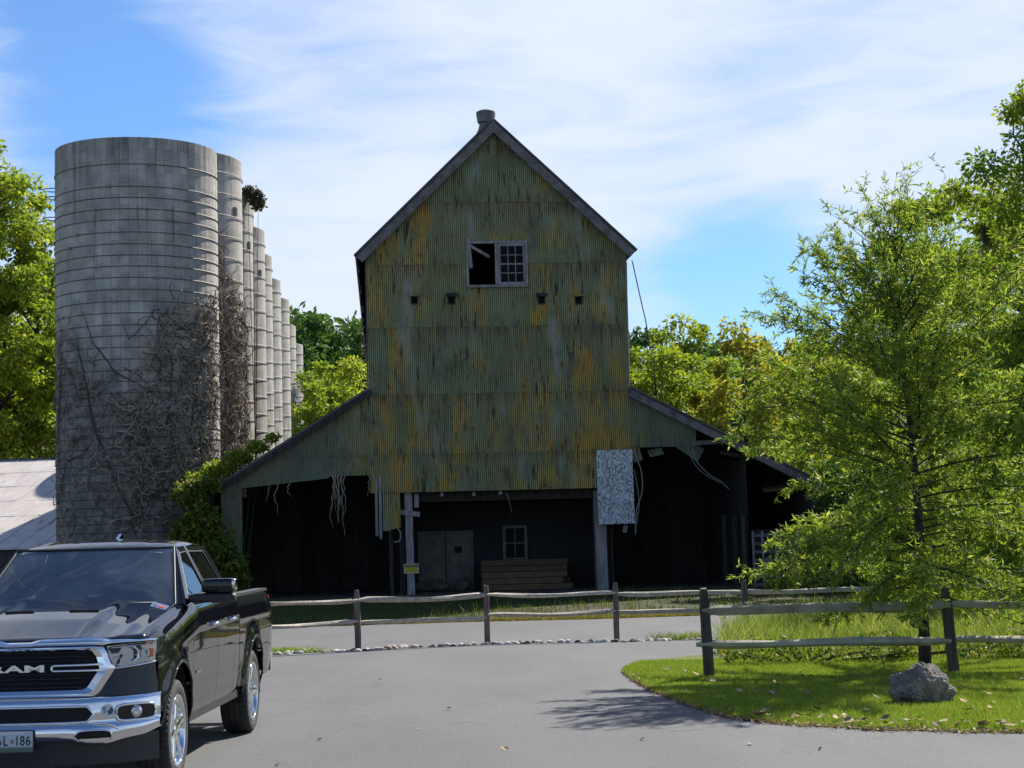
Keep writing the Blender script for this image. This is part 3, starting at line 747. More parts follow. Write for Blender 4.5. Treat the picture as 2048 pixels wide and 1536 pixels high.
# tops follow the photograph; the land is level here, so each height is measured from the base at z = -0.1
TOPS = [None, 312, 390, 455, 508, 558, 598, 651, 690]
NAMES = ['broad grey stave silo with dark vine stains in front of the silo row', 'grey silo directly behind the vine-stained broad silo, hung with dead vines',
         'third silo of the row with a shrub growing on its rim', 'fourth silo of the row, behind the silo with the shrub on top',
         'fifth silo counted along the row from the vine-stained one', 'sixth silo counted along the row from the vine-stained one',
         'seventh silo counted along the row from the vine-stained one', 'next to last silo of the row, far behind the barn lean-to',
         'last and farthest silo of the row, against the wooded hill']
silos = []
for i, (x, y, h) in enumerate(SIL):
    base = float(gz(y)) - .05
    if i: h = at(500, TOPS[i], y - 1.0).z - base
    s = empty('silo', (x, y, base)); tag(s, NAMES[i], 'silo', 'concrete stave silos in a row'); silos.append(s)
    MC = m_conc('silo concrete %d' % (i == 0), s, i == 0)
    if i == 0:
        MB().lathe([(SR - .16, h), (SR - .16, 0), (SR - .02, 0), (SR - .02, h - .02), (SR - .16, h)], 96).build('wall', MC, s, smooth=True, auto=30)
        rows = 20; rh = h / rows; wA = 2 * math.pi / NSTV; hw = SR * math.tan(wA / 2)
        def stave_verts(z0, z1):
            e = .001; g = .005; b = .005; rr = SR + .012
            o_ = [(-hw + e, z0 + e), (hw - e, z0 + e), (hw - e, z1 - e), (-hw + e, z1 - e)]
            i_ = [(-hw + g, z0 + b), (hw - g, z0 + b), (hw - g, z1 - b), (-hw + g, z1 - b)]
            vs = [(rr - .012, a, q) for a, q in o_] + [(rr + .002, a, q) for a, q in i_]
            return vs, [(4, 5, 6, 7), (0, 1, 5, 4), (1, 2, 6, 5), (2, 3, 7, 6), (3, 0, 4, 7)]
        vs, fs = stave_verts(0, rh); SM = bpy.data.meshes.new('stave'); SM.from_pydata(vs, [], fs); SM.materials.append(MC)
        vs, fs = stave_verts(0, rh / 2); SMH = bpy.data.meshes.new('stave'); SMH.from_pydata(vs, [], fs); SMH.materials.append(MC)
        facing = math.atan2(-y, -x); cnt = 0; rest = MB()
        order = sorted(range(NSTV), key=lambda k: abs((k * wA - facing + math.pi) % (2 * math.pi) - math.pi))
        for oi, k in enumerate(order):
            a = k * wA; off = (k % 2) * rh / 2; pcs = [(off + j * rh, SM, rh) for j in range(rows - (k % 2))]
            if k % 2: pcs += [(0, SMH, rh / 2), (h - rh / 2, SMH, rh / 2)]
            for z0, me_, hh in pcs:
                if cnt < 300 and oi < 15:
                    inst('stave', me_, s, (0, 0, z0), (0, 0, a)); cnt += 1
                else:
                    vs, fs = stave_verts(z0, z0 + hh); ca, sa = math.cos(a), math.sin(a)
                    rest.add([(p[0] * ca - p[1] * sa, p[0] * sa + p[1] * ca, p[2]) for p in vs], fs)
        kind(rest.build('staves', MC, s, recalc=False), 'stuff')
        hz = [at(276, py, y - SR).z - base for py in (327, 372, 394, 417, 439, 463, 487, 509, 531, 554, 578, 602, 625, 649, 671, 694, 717, 740, 762, 785, 808, 830, 852, 874, 896)]
        z = hz[-1]
        while z > .4: z -= .28; hz.append(z)
    else:
        MB().lathe([(SR - .15, h), (SR - .15, 0), (SR, 0), (SR, h - .03), (SR - .02, h), (SR - .15, h)], NSTV).build('wall', MC, s, auto=20)
        hz = [h - .75 - k * .84 for k in range(int((h - 1) / .84))]
    for z in hz:
        o = inst('hoop', HOOP, s, (0, 0, z), (R.uniform(-.002, .002), R.uniform(-.002, .002), 0))
        if i < 3:
            a = -1.57 + R.uniform(-1.2, 1.1); inst('hoop_lug', LUG, s, ((SR + .05) * math.cos(a), (SR + .05) * math.sin(a), z), (0, 0, a))
    if 0 < i < 5:   # small square hatches
        for (px, py) in ({1: ((465, 421),), 2: ((492, 488),), 3: ((516, 545),), 4: ()}[i]):
            zz = at(px, py, y - 1).z - base; th = math.asin(max(-1, min(1, (at(px, py, y - 1.5).x - x) / SR)))
            o = MB().b2(-.13, .13, -.03, .03, -.16, .16).build('hatch', M_DARK, s); o.location = (SR * math.sin(th), -SR * math.cos(th), zz); o.rotation_euler[2] = th
# ladder with a cage ring on the left flank of the broad silo
s = silos[0]; a = math.radians(165); lad = empty('ladder'); lad.parent = s; lad.rotation_euler[2] = a
for sy in (-.2, .2): MB().tube([(SR + .16, sy, 1.5), (SR + .16, sy, SIL[0][2] - 1.0)], .022, 6).build('rail', M_HOOP, lad)
for k in range(42): MB().tube([(SR + .16, -.2, 1.7 + k * .3), (SR + .16, .2, 1.7 + k * .3)], .012, 5).build('rung', M_HOOP, lad)
for zz, rr in ((SIL[0][2] - 1.05, .36), (SIL[0][2] - 1.35, .32), (SIL[0][2] - 2.1, .36)):
    MB().tube([(SR + .12 + rr * (1 - math.cos(q)), rr * math.sin(q), zz) for q in np.linspace(.3, 2 * math.pi - .3, 18)], .02, 5).build('cage_ring', M_HOOP, lad)

# dead vines clinging to the two nearest silos
M_VINE = simple('dry vine stem', (.42, .36, .28), (.24, .20, .15), 5, .9, var=0); M_VINED = simple('old vine trunk', (.05, .042, .035), (.085, .07, .055), 4, .9)
def vine(siloi, label, stems, twigs, zmax_f, th0, th1, seed, zlo=2.5):
    x, y, h = SIL[siloi]; rr = random.Random(seed); base = silos[siloi].location.z
    e = empty('dead_vine', (x, y - SR, base)); tag(e, label, 'dead vine', 'dead vines on the silos')
    def P(th, z, off): return ((SR + off) * math.sin(th), -(SR + off) * math.cos(th) + SR, z)
    for path, r0 in stems:
        pts = []
        for i in range(len(path) - 1):
            for k in range(6):
                q = k / 6; th = path[i][0] + (path[i + 1][0] - path[i][0]) * q + rr.uniform(-.012, .012); z = path[i][1] + (path[i + 1][1] - path[i][1]) * q
                pts.append(P(th, z, .06))
        pts.append(P(*path[-1], .06))
        MB().tube(pts, [r0 * .42 * (.15 + .85 * min(1, 4 * min(i, len(pts) - 1 - i) / len(pts))) for i in range(len(pts))], 6).build('stem', M_VINED, e, smooth=True)
    m = MB(); m2 = MB()
    for i in range(twigs):
        th = rr.uniform(th0, th1); zt = zmax_f(th); z = zlo + (zt - zlo) * rr.random() ** .8; off = .06
        d = rr.uniform(0, 6.28); pts = []; curl = rr.uniform(-.5, .5)
        for k in range(rr.randint(5, 11)):
            pts.append(P(th, z, off)); d += curl + rr.uniform(-.45, .45); st = rr.uniform(.06, .16)
            th += math.cos(d) * st / SR; z += math.sin(d) * st; off = min(max(off + rr.uniform(-.05, .08), .04), .45)
        (m if rr.random() < .72 else m2).tube(pts, [rr.uniform(.010, .024)] + [rr.uniform(.008, .018)] * (len(pts) - 2) + [.004], 3, False)
    kind(m.build('twigs', M_VINE, e, recalc=False), 'stuff'); kind(m2.build('twigs', M_VINED, e, recalc=False), 'stuff')
    return e
# angles: 0 faces the camera's -Y side, positive to the right
vine(0, 'tangle of dead climbing vine on the right flank of the broad silo', [
    ([(-.55, 10.2), (-.35, 8.8), (-.05, 7.7), (.35, 7.1), (.75, 6.9)], .05), ([(.28, 1.0), (.10, 3.0), (-.12, 4.4), (-.32, 5.8), (-.46, 7.6), (-.62, 9.2)], .07),
    ([(-.05, 7.7), (-.30, 6.9), (-.55, 6.9), (-.7, 8.0)], .035), ([(-1.0, 3.5), (-.8, 4.8), (-.5, 5.0), (-.3, 5.6)], .04), ([(.9, 1.5), (.75, 4), (.55, 6), (.62, 8), (.45, 9.6), (.8, 10.2)], .06),
    ([(1.1, 1.5), (1.05, 4), (.95, 7), (1.1, 9), (1.25, 10.5)], .05), ([(.2, 5.2), (.32, 4.4), (.5, 3.4), (.55, 2)], .03), ([(-.9, 9.4), (-.95, 7.4), (-1.05, 5.5), (-.9, 3.6)], .045), ([(0, 9.6), (.1, 8.8), (.3, 9.4), (.42, 10)], .03)],
    1000, lambda th: float(np.interp(th, [.1, .35, .6, .9, 1.4], [6.2, 8.6, 10.3, 9.8, 10.6])), .12, 1.42, 5)
vine(0, 'thin faded vine traces on the shaded face of the broad silo', [], 170, lambda th: float(np.interp(th, [-1.2, -.5, 0, .4], [9.8, 9.2, 6.8, 7.5])), -1.2, .4, 15)
vine(1, 'thick mass of dead vine hanging on the silo behind the broad one', [([(.5, 2), (.6, 6), (.9, 10), (.8, 13.5)], .07), ([(1.0, 2), (1.1, 6), (.95, 9), (1.15, 12.4)], .06)],
     1300, lambda th: float(np.interp(th, [.3, .7, 1.0, 1.3, 1.7], [13.6, 14.2, 12.5, 11.8, 9.5])), .45, 1.75, 6)

# ---------------------------------------------------------------- shed at the left edge
def m_tin():
    t = NT('pale tin roofing'); v = t.coords(jitter=False)
    c = t.mix(t.rng(t.noise(v, .8, 5, .65), .3, .7), (.66, .60, .56), (.54, .48, .45))
    rust = t.rng(t.noise(t.mapv(v, (1, .5, 1)), 1.3, 6, .75), .60, .70)
    sep = t.n('ShaderNodeSeparateXYZ'); t.t.links.new(t.n('ShaderNodeTexCoord').outputs['Object'], sep.inputs[0])
    c = t.mix(t.math('MULTIPLY', rust, .8), c, (.20, .12, .07)); c = t.mix(t.rng(t.noise(t.mapv(v, (6, .3, 1)), 1, 4), .5, .75, 0, .35), c, (.30, .27, .25))
    t.bsdf(c, .75, .0, None, .15); return t.m
M_TIN = m_tin()
shed = empty('shed', at(118, 1100, 91.0), rad(-14)); shed.location.z = -.1
tag(shed, 'low shed with pale rust-spotted tin roof beyond the broad silo', 'shed')
RW, RL, rise, zE = 18, 14.5, 5.3, 1.75
shed.location.x += 1.2
nrow, ncol = 6, 14
for j in range(nrow):
    for i in range(ncol):
        x0 = -RW + i * RW / ncol; y0 = j * RL / nrow; y1 = (j + 1) * RL / nrow + .08
        z0 = zE + rise * y0 / RL + .012; z1 = zE + rise * y1 / RL
        xm = x0 + RW / ncol; e = R.uniform(-.006, .006)
        m = MB(); m.add([(x0 + .02, y0, z0 + e), (xm - .02, y0, z0 + e), (xm - .02, y1, z1 + e), (x0 + .02, y1, z1 + e), (x0, y0, z0 + .035), (x0 + .02, y0, z0 + .035), (x0, y1, z1 + .035), (x0 + .02, y1, z1 + .035), (xm - .02, y0, z0 - .02), (x0 + .02, y0, z0 - .02)],
                        [(0, 1, 2, 3), (0, 3, 7, 5), (4, 5, 7, 6), (0, 9, 8, 1)]); m.build('roof_panel', M_TIN, shed, recalc=False)
m = MB(); m.prism([(-RW, .2, zE), (-RW, RL, zE + rise - .06), (-RW, RL + 3.8, zE), (-RW, RL + 3.8, 0), (-RW, .2, 0)], (RW - .1, 0, 0)); m.build('wall', M_BOARD, shed)
m = MB(); m.prism([(-RW, RL + .05, zE + rise), (-RW, RL + 4, zE), (-RW, RL + 4, zE + .06), (-RW, RL + .05, zE + rise + .06)], (RW, 0, 0)); m.build('roof_back', M_TIN, shed)
MB().beam((-RW - .1, RL, zE + rise + .06), (.05, RL, zE + rise + .06), .3, .05).build('ridge_cap', M_ROOFM, shed)

# ---------------------------------------------------------------- fences
M_RAIL = simple('split cedar rail', (.50, .44, .36), (.32, .28, .23), 3.0, .85, stretch=(4, 4, 4), bump=.7, bscale=10, var=.15, lo=.3, hi=.7)
M_RAILB = simple('damp split cedar rail', (.46, .43, .31), (.27, .25, .17), 3.0, .85, bump=.7, bscale=10, var=.15, lo=.3, hi=.7)
M_POST = simple('cedar fence post', (.165, .13, .115), (.09, .07, .062), 4, .9, stretch=(3, 3, .6), bump=.5, bscale=9, var=.15)
def rail(a, b, r, mat, parent, rr, sag=.02):
    a, b = Vector(a), Vector(b); n = 14; m = MB(); vs = []; fs = []; K = 7
    d = (b - a).normalized(); side = d.cross(Vector((0, 0, 1))).normalized(); up = Vector((0, 0, 1))
    ph = [rr.uniform(.75, 1.2) for _ in range(K)]; w1, w2 = rr.uniform(0, 6), rr.uniform(0, 6)
    for i in range(n + 1):
        s = i / n; e = min(1, min(s, 1 - s) * 9 + .45)
        p = a + (b - a) * s + up * (.014 * math.sin(s * 7 + w1) - sag * 4 * s * (1 - s)) + side * .02 * math.sin(s * 5 + w2)
        for k in range(K):
            q = 2 * math.pi * k / K + .25 * math.sin(s * 3 + w1); R_ = r * ph[k] * (1 + .10 * math.sin(9 * s + k * 2 + w2) + rr.uniform(-.05, .05))
            vs.append(p + side * math.cos(q) * R_ * 1.05 * (e ** .5) + up * math.sin(q) * R_ * (.82 * e + .1))
    for i in range(n):
        for k in range(K): fs.append((i * K + k, i * K + (k + 1) % K, (i + 1) * K + (k + 1) % K, (i + 1) * K + k))
    fs += [tuple(range(K - 1, -1, -1)), tuple(n * K + k for k in range(K))]
    return m.add(vs, fs).build('rail', mat, parent, auto=38)
def fpost(top, bot, w, d, mat, parent, rr):
    t, b = Vector(top), Vector(bot); b = b - Vector((0, 0, .15)); m = MB(); vs = []; L = 6
    for i in range(L + 1):
        p = b + (t - b) * i / L; k = 1 - .06 * i / L; c_ = .72 if i == L else 1
        for sx, sy in ((-1, -.7), (-.7, -1), (.7, -1), (1, -.7), (1, .7), (.7, 1), (-.7, 1), (-1, .7)):
            vs.append(p + Vector((sx * w / 2 * k * c_ + rr.uniform(-.004, .004), sy * d / 2 * k * c_ + rr.uniform(-.004, .004), rr.uniform(-.012, .012) if i == L else 0)))
    fs = [(i * 8 + k, i * 8 + (k + 1) % 8, (i + 1) * 8 + (k + 1) % 8, (i + 1) * 8 + k) for i in range(L) for k in range(8)]
    fs += [tuple(L * 8 + k for k in range(8)), tuple(range(7, -1, -1))]
    return m.add(vs, fs).build('post', mat, parent, auto=30)
def fence(label, posts, top_r, low_r, ext, mat, pm, w, seed):
    rr = random.Random(seed); bots = [G(*p[1]) for p in posts]
    e = empty('split_rail_fence', bots[0]); o0 = bots[0]; tag(e, label, 'fence')
    for (t, b), g in zip(posts, bots): fpost(at(*t, g.y) - o0, g - o0, w, w * .8, pm, e, rr)
    for Ls, r in ((top_r, .062), (low_r, .056)):
        for i, (p0, p1) in enumerate(Ls):
            y0 = bots[i].y + (.02 if i % 2 else -.02); y1 = bots[i + 1].y + (.02 if i % 2 else -.02)
            rail(at(*p0, y0) - o0, at(*p1, y1) - o0, r * (w / .13), mat, e, rr)
    return e
fence('grey split rail fence along the stone edging in front of the barn',
      [((455, 1192), (457, 1317)), ((713, 1181), (717, 1302)), ((972, 1171), (975, 1288)), ((1230, 1165), (1234, 1281)), ((1488, 1160), (1492, 1272)), ((1746, 1157), (1749, 1263)), ((2005, 1155), (2007, 1254))],
      [((440, 1212), (718, 1199)), ((716, 1201), (974, 1191)), ((974, 1190), (1233, 1186)), ((1231, 1187), (1492, 1183)), ((1488, 1182), (1750, 1177)), ((1746, 1177), (2008, 1172))],
      [((440, 1255), (718, 1243)), ((715, 1243), (974, 1234)), ((974, 1230), (1233, 1222)), ((1231, 1222), (1492, 1220)), ((1488, 1219), (1750, 1213)), ((1746, 1213), (2008, 1207))], 0, M_RAIL, M_POST, .115, 3)
fence('greenish split rail fence on the lawn beside the young tree',
      [((1407, 1177), (1419, 1358)), ((1889, 1177), (1910, 1348)), ((2375, 1172), (2390, 1340))],
      [((1404, 1219), (1900, 1208)), ((1888, 1208), (2385, 1199))], [((1392, 1288), (1902, 1280)), ((1890, 1279), (2385, 1270))], 0, M_RAILB, simple('mossy cedar post', (.085, .082, .06), (.05, .047, .036), 4, .9, stretch=(3, 3, .6), bump=.5, bscale=9), .135, 4)

# ---------------------------------------------------------------- stones, boulder, fallen leaves
STM = []
for k, (c1_, c2_) in enumerate((((.50, .46, .40), (.36, .33, .29)), ((.34, .27, .20), (.24, .19, .14)), ((.13, .12, .115), (.07, .07, .07)), ((.62, .60, .56), (.46, .44, .41)))):
    STM.append(simple('river stone %d' % k, c1_, c2_, 9, .8, var=.25, bump=.4))
stone_meshes = []
for k in range(10):
    o = blob('stone', (1, .8, .62), STM[k % 4], 100 + k, (0, 0, 0), 'x', 'stone', sub=2); stone_meshes.append(o.data); bpy.data.objects.remove(o)
line = [(548, 1310), (620, 1305), (715, 1303), (800, 1296), (973, 1289), (1100, 1285), (1232, 1284), (1330, 1281), (1405, 1279)]
rr = random.Random(21)
LW = [G(*p) for p in line]; cum = [0]
for a, b in zip(LW, LW[1:]): cum.append(cum[-1] + (b - a).length)
d = 0; nst = 0
while d < cum[-1]:
    x = float(np.interp(d, cum, [p.x for p in LW])); y = float(np.interp(d, cum, [p.y for p in LW]))
    rowsn = 3 if x < -2.1 else (2 if rr.random() < .6 else 1)
    for k in range(rowsn):
        s_ = rr.uniform(.07, .17) * (1.0 if rr.random() < .8 else 1.4)
        yy = y + rr.uniform(-.22, .22) + (k - 1) * .14; xx = x + rr.uniform(-.06, .06)
        o = inst('stone', rr.choice(stone_meshes), None, (xx, yy, float(gz(yy)) - .02 * s_ / .12), (rr.uniform(-.2, .2), rr.uniform(-.2, .2), rr.uniform(0, 6.28)), (s_, s_, s_))
        tag(o, 'small rounded stone in the edging row below the rail fence', 'stone', 'edging stones below the fence'); nst += 1
    d += rr.uniform(.07, .15)
def m_rock():
    t = NT('boulder rock'); v = t.coords()
    f = t.noise(v, 3.2, 7, .72, 1.2); c = t.mix(t.rng(f, .35, .62), (.13, .12, .11), (.34, .30, .25))
    c = t.mix(t.rng(t.noise(v, 9, 6, .75), .58, .72), c, (.46, .42, .36)); t.bsdf(c, .9, 0, t.bump(t.noise(v, 14, 7, .75), .7, .05), .25); return t.m
g = G(1850, 1409)
bo = blob('boulder', (.74, .56, .60), m_rock(), 78, g, 'rough grey boulder lying on the lawn at the foot of the young tree', 'boulder', sub=5, rough=.30)
me = bo.data
import mathutils.noise as mn
for v_ in me.vertices:
    p = v_.co; f = mn.fractal(p * 4.5, 1.0, 2.0, 5) * .045 + (mn.noise(p * 2.2) * .05) + abs(mn.noise(p * 6)) * -.03
    v_.co = p + p.normalized() * f
me.update()
M_DRY = simple('dry fallen leaf', (.42, .30, .17), (.26, .15, .08), 20, .8, var=.5)
vs = [(0, -.5, .05), (.28, -.15, .10), (.22, .2, .02), (0, .55, .1), (-.22, .2, .08), (-.28, -.15, 0), (0, 0, .0)]
DL = bpy.data.meshes.new('fallen_leaf'); DL.from_pydata(vs, [], [(0, 1, 6), (1, 2, 6), (2, 3, 6), (3, 4, 6), (4, 5, 6), (5, 0, 6)]); DL.materials.append(M_DRY)
rr = random.Random(31); nl = 0
def leafat(x, y, z, s_, lab, grp):
    o = inst('fallen_leaf', DL, None, (x, y, z), (rr.uniform(-.5, .5), rr.uniform(-.5, .5), rr.uniform(0, 6.28)), (s_, s_, s_)); tag(o, lab, 'leaf', grp)
while nl < 120:
    px, py = rr.uniform(1260, 2048), (rr.uniform(1345, 1470) if nl < 70 else rr.uniform(1415, 1470)); p = G(px, py); f, b = lawn_rows(p.x)
    if not (f < p.y < b): continue
    if nl >= 60 and p.y > f + .45: continue
    leafat(p.x, p.y, float(gz(p.y)) + .065, rr.uniform(.06, .12), 'curled brown leaf fallen on the lawn', 'fallen leaves on the lawn'); nl += 1
for px, py in ((555, 1532), (1285, 1480), (1640, 1500), (640, 1480), (900, 1420), (1010, 1500), (1180, 1390), (760, 1370), (840, 1460), (1500, 1490)):
    p = G(px, py); leafat(p.x, p.y, .012, rr.uniform(.05, .09), 'small dry leaf lying on the asphalt', 'leaves on the asphalt')
# ---------------------------------------------------------------- foliage
def leaf_mat(name, a, b, c=None, trans=.5, gloss=.25):
    t = NT(name); at_ = t.n('ShaderNodeAttribute', attribute_name='tint').outputs['Fac']
    k = t.mix(t.rng(at_, 0, .7, 0, 1, False), a, b)
    if c: k = t.mix(t.rng(at_, .72, .95), k, c)
    d = t.n('ShaderNodeBsdfPrincipled'); t.set(d.inputs['Base Color'], k); d.inputs['Roughness'].default_value = .6; d.inputs['Specular IOR Level'].default_value = gloss
    tr = t.n('ShaderNodeBsdfTranslucent'); kk = t.mix(1.0, k, (1.15, 1.15, .6), 'MULTIPLY'); t.set(tr.inputs[0], kk)
    m = t.n('ShaderNodeMixShader'); m.inputs[0].default_value = trans
    t.t.links.new(d.outputs[0], m.inputs[1]); t.t.links.new(tr.outputs[0], m.inputs[2]); t.t.links.new(m.outputs[0], t.out.inputs[0]); return t.m
def unit(a): return a / np.maximum(np.linalg.norm(a, axis=1, keepdims=True), 1e-9)
def leaf_quads(P, D, L, W, rg, fold=.0):
    n = len(P); D = unit(D); r = unit(np.cross(D, rg.normal(size=(n, 3))))
    L = L[:, None]; W = W[:, None]; nn = np.cross(D, r)
    v = np.stack([P, P + D * L * .45 + r * W * .5 + nn * L * .04, P + D * L - nn * L * .08, P + D * L * .45 - r * W * .5 + nn * L * .04], 1).reshape(-1, 3)
    return v, np.arange(4 * n).reshape(-1, 4)
M_BARK = simple('grey brown bark', (.075, .062, .052), (.035, .03, .026), 3, .95, stretch=(4, 4, .8), bump=.8, bscale=8)
M_BARKD = simple('dark young bark', (.045, .040, .036), (.022, .020, .018), 5, .9, stretch=(4, 4, .8), bump=.6, bscale=10)
LM_YG = leaf_mat('yellow green leaves', (0.144, 0.237, 0.027), (0.281, 0.356, 0.040), (0.500, 0.450, 0.062), .5)
LM_YEL = leaf_mat('turning yellow leaves', (.20, .245, .035), (.38, .365, .055), (.50, .43, .08), .5)
LM_GR = leaf_mat('mid green leaves', (0.105, 0.188, 0.026), (0.231, 0.313, 0.038), (0.419, 0.419, 0.053), .45)
LM_DK = leaf_mat('dark hill leaves', (0.044, 0.101, 0.029), (0.091, 0.172, 0.040), None, .3)
LM_OAK = leaf_mat('willow oak leaves', (.115, .205, .030), (.260, .360, .058), (.46, .48, .10), .5, .28)
LM_IVY = leaf_mat('ivy leaves', (0.056, 0.106, 0.018), (0.118, 0.186, 0.027), (0.347, 0.286, 0.037), .35)

def tree(label, x, y, H, Rc, zb, nl, ls, mat, seed, group=None, name='tree', clumps=60, cr=.2, trunk_r=None, lean=(0, 0), droop=0, cat='tree'):
    rg = np.random.default_rng(seed); rr = random.Random(seed); z0 = float(gz(y)) - .1
    e = empty(name, (x, y, z0)); tag(e, label, cat, group)
    tr = trunk_r or H * .016; m = MB(); top = H * .86
    pts = [(lean[0] * s * H + rr.uniform(-.1, .1) * s, lean[1] * s * H + rr.uniform(-.1, .1) * s, top * s) for s in np.linspace(0, 1, 9)]
    m.tube(pts, [tr * (1.35 if i == 0 else 1) * (1 - .85 * i / 8) for i in range(9)], 8)
    cz = .5 * (zb + H); hz = .5 * (H - zb); C = []
    for k in range(clumps):
        while True:
            p = rg.normal(size=3); p /= np.linalg.norm(p); q = rg.uniform(.25, 1) ** .45
            bump_ = 1 + .16 * math.sin(3 * math.atan2(p[1], p[0]) + seed) + .12 * math.sin(5 * p[2] + seed * 2)
            c = np.array([p[0] * Rc * q * bump_, p[1] * Rc * q * bump_, cz + p[2] * hz * q]); break
        taper = 1 - .35 * max(0, (c[2] - cz) / hz); c[0] *= taper; c[1] *= taper
        c[0] += lean[0] * c[2]; c[1] += lean[1] * c[2]; C.append(c)
    C = np.array(C)
    for c in C[:max(14, clumps // 3)]:
        h0 = max(zb * .7, min(c[2] - np.hypot(c[0], c[1]) * rr.uniform(.5, 1.0), top * .95)); s = h0 / top
        a = Vector((lean[0] * s * H, lean[1] * s * H, h0)); b = Vector(c); mid = (a + b) / 2 + Vector((rr.uniform(-.3, .3), rr.uniform(-.3, .3), rr.uniform(-.1, .5)))
        r0 = tr * .42 * (1 - .6 * s); m.tube([a, (a + mid) / 2 + Vector((0, 0, .1)), mid, (mid + b) / 2, b], [r0, r0 * .8, r0 * .6, r0 * .4, r0 * .15], 5)
    m.build('trunk', M_BARK, e, smooth=True)
    idx = rg.integers(0, len(C), nl); rad_ = cr * Rc * rg.uniform(.6, 1.3, len(C))
    off = unit(rg.normal(size=(nl, 3))) * (rg.uniform(0, 1, nl) ** .5)[:, None] * rad_[idx][:, None]; off[:, 2] *= .7
    P = C[idx] + off; D = unit(off + rg.normal(size=(nl, 3)) * .12 * Rc) + np.array([0, 0, -.35 - droop])
    L = ls * rg.uniform(.6, 1.25, nl); v, f = leaf_quads(P, D, L, L * rg.uniform(.38, .55, nl), rg)
    tint = np.clip(rg.uniform(0, .35, len(C))[idx] + rg.uniform(0, .65, nl), 0, 1)
    me = npmesh('crown', v, f, mat, np.repeat(tint, 4)); inst('crown', me, e); return e
def copytree(src, x, y, rz, s, label, group=None):
    o = src.copy(); col.objects.link(o); o.location = (x, y, float(gz(y)) - .1); o.rotation_euler = (0, 0, rz); o.scale = (s, s, s); o['label'] = label
    if group: o['group'] = group
    for ch in src.children:
        c = ch.copy(); col.objects.link(c); c.parent = o
    return o
def xat(px, Y): return (px - 1024) / FPX * Y
def hat(px, py, Y): return at(px, py, Y).z - float(gz(Y)) + .1
GB = 'trees behind the barn yard'
# left of the silos
tree('large yellow green tree rising behind the shed roof beside the broad silo', xat(-30, 124), 124, hat(0, 292, 124), 6.6, 3.5, 46000, .44, LM_YG, 1, GB, clumps=170, cr=.20)
tree('bushy yellow green tree reaching over the shed ridge next to the silo', xat(72, 128), 128, hat(60, 395, 128), 5.6, 2.0, 28000, .44, LM_YG, 2, GB, clumps=110)
tree('tall green tree beyond the far end of the shed', xat(-230, 126), 126, 24, 7, 3, 15000, .5, LM_GR, 3, GB, clumps=80)
# between the silos and the barn
tree('yellow green tree seen between the silo row and the barn', xat(672, 128), 128, hat(672, 703, 128), 4.8, .5, 13000, .40, LM_YG, 4, GB, clumps=80)
tree('smaller yellowing tree behind the lean-to roof next to the last silo', xat(628, 122), 122, hat(628, 735, 122), 3.4, .5, 8000, .38, LM_YG, 5, GB, clumps=50)
# right of the barn
tree('green tree close behind the right edge of the barn', xat(1312, 92), 92, hat(1312, 655, 92), 3.6, .8, 12000, .32, LM_YG, 6, GB, clumps=70, cr=.2)
tree('light green tree behind the barn with a flat wide crown', xat(1382, 98), 98, hat(1382, 622, 98), 3.6, .8, 12000, .32, LM_YG, 16, GB, clumps=70, cr=.2)
tree('golden yellow tree standing behind the right lean-to roof', xat(1490, 88), 88, hat(1495, 640, 88), 3.3, .8, 13000, .30, LM_YEL, 7, GB, clumps=80, cr=.19)
tree('yellow and green tree between the golden tree and the young oak', xat(1600, 94), 94, hat(1600, 672, 94), 3.4, .8, 10000, .32, LM_YEL, 8, GB, clumps=60, cr=.2)
tree('green tree behind the young oak, left of its trunk', xat(1700, 80), 80, hat(1700, 690, 80), 3.4, .6, 11000, .32, LM_GR, 9, GB, clumps=60)
tree('tall light green tree filling the gap behind the young oak', xat(1880, 62), 62, hat(1880, 385, 62), 3.9, 1.0, 24000, .28, LM_YG, 10, GB, clumps=90, cr=.19)
tree('tall dark green ash tree overhanging the right edge of the yard', xat(2080, 44), 44, hat(2060, 130, 44), 2.9, 1.2, 36000, .17, LM_GR, 12, GB, clumps=90, cr=.2)
tree('dense green tree right of the young oak behind the tall grass', xat(2010, 50), 50, hat(2010, 640, 50), 2.1, .3, 18000, .18, LM_GR, 13, GB, clumps=60, cr=.25)
tree('bushy bright green sapling by the end of the lawn fence', xat(2120, 36), 36, 4.4, 1.6, .3, 8000, .20, LM_GR, 14, GB, clumps=40, cr=.25)
tree('low dark shrub at the back corner of the tall grass', xat(2040, 47), 47, 1.9, 1.1, .1, 3500, .16, LM_DK, 17, None, name='shrub', clumps=20, cr=.35, cat='shrub')
tree('tall green tree standing between the ash and the tree behind the oak', xat(1985, 56), 56, hat(1985, 330, 56), 2.9, .8, 22000, .22, LM_YG, 34, GB, clumps=90, cr=.2)
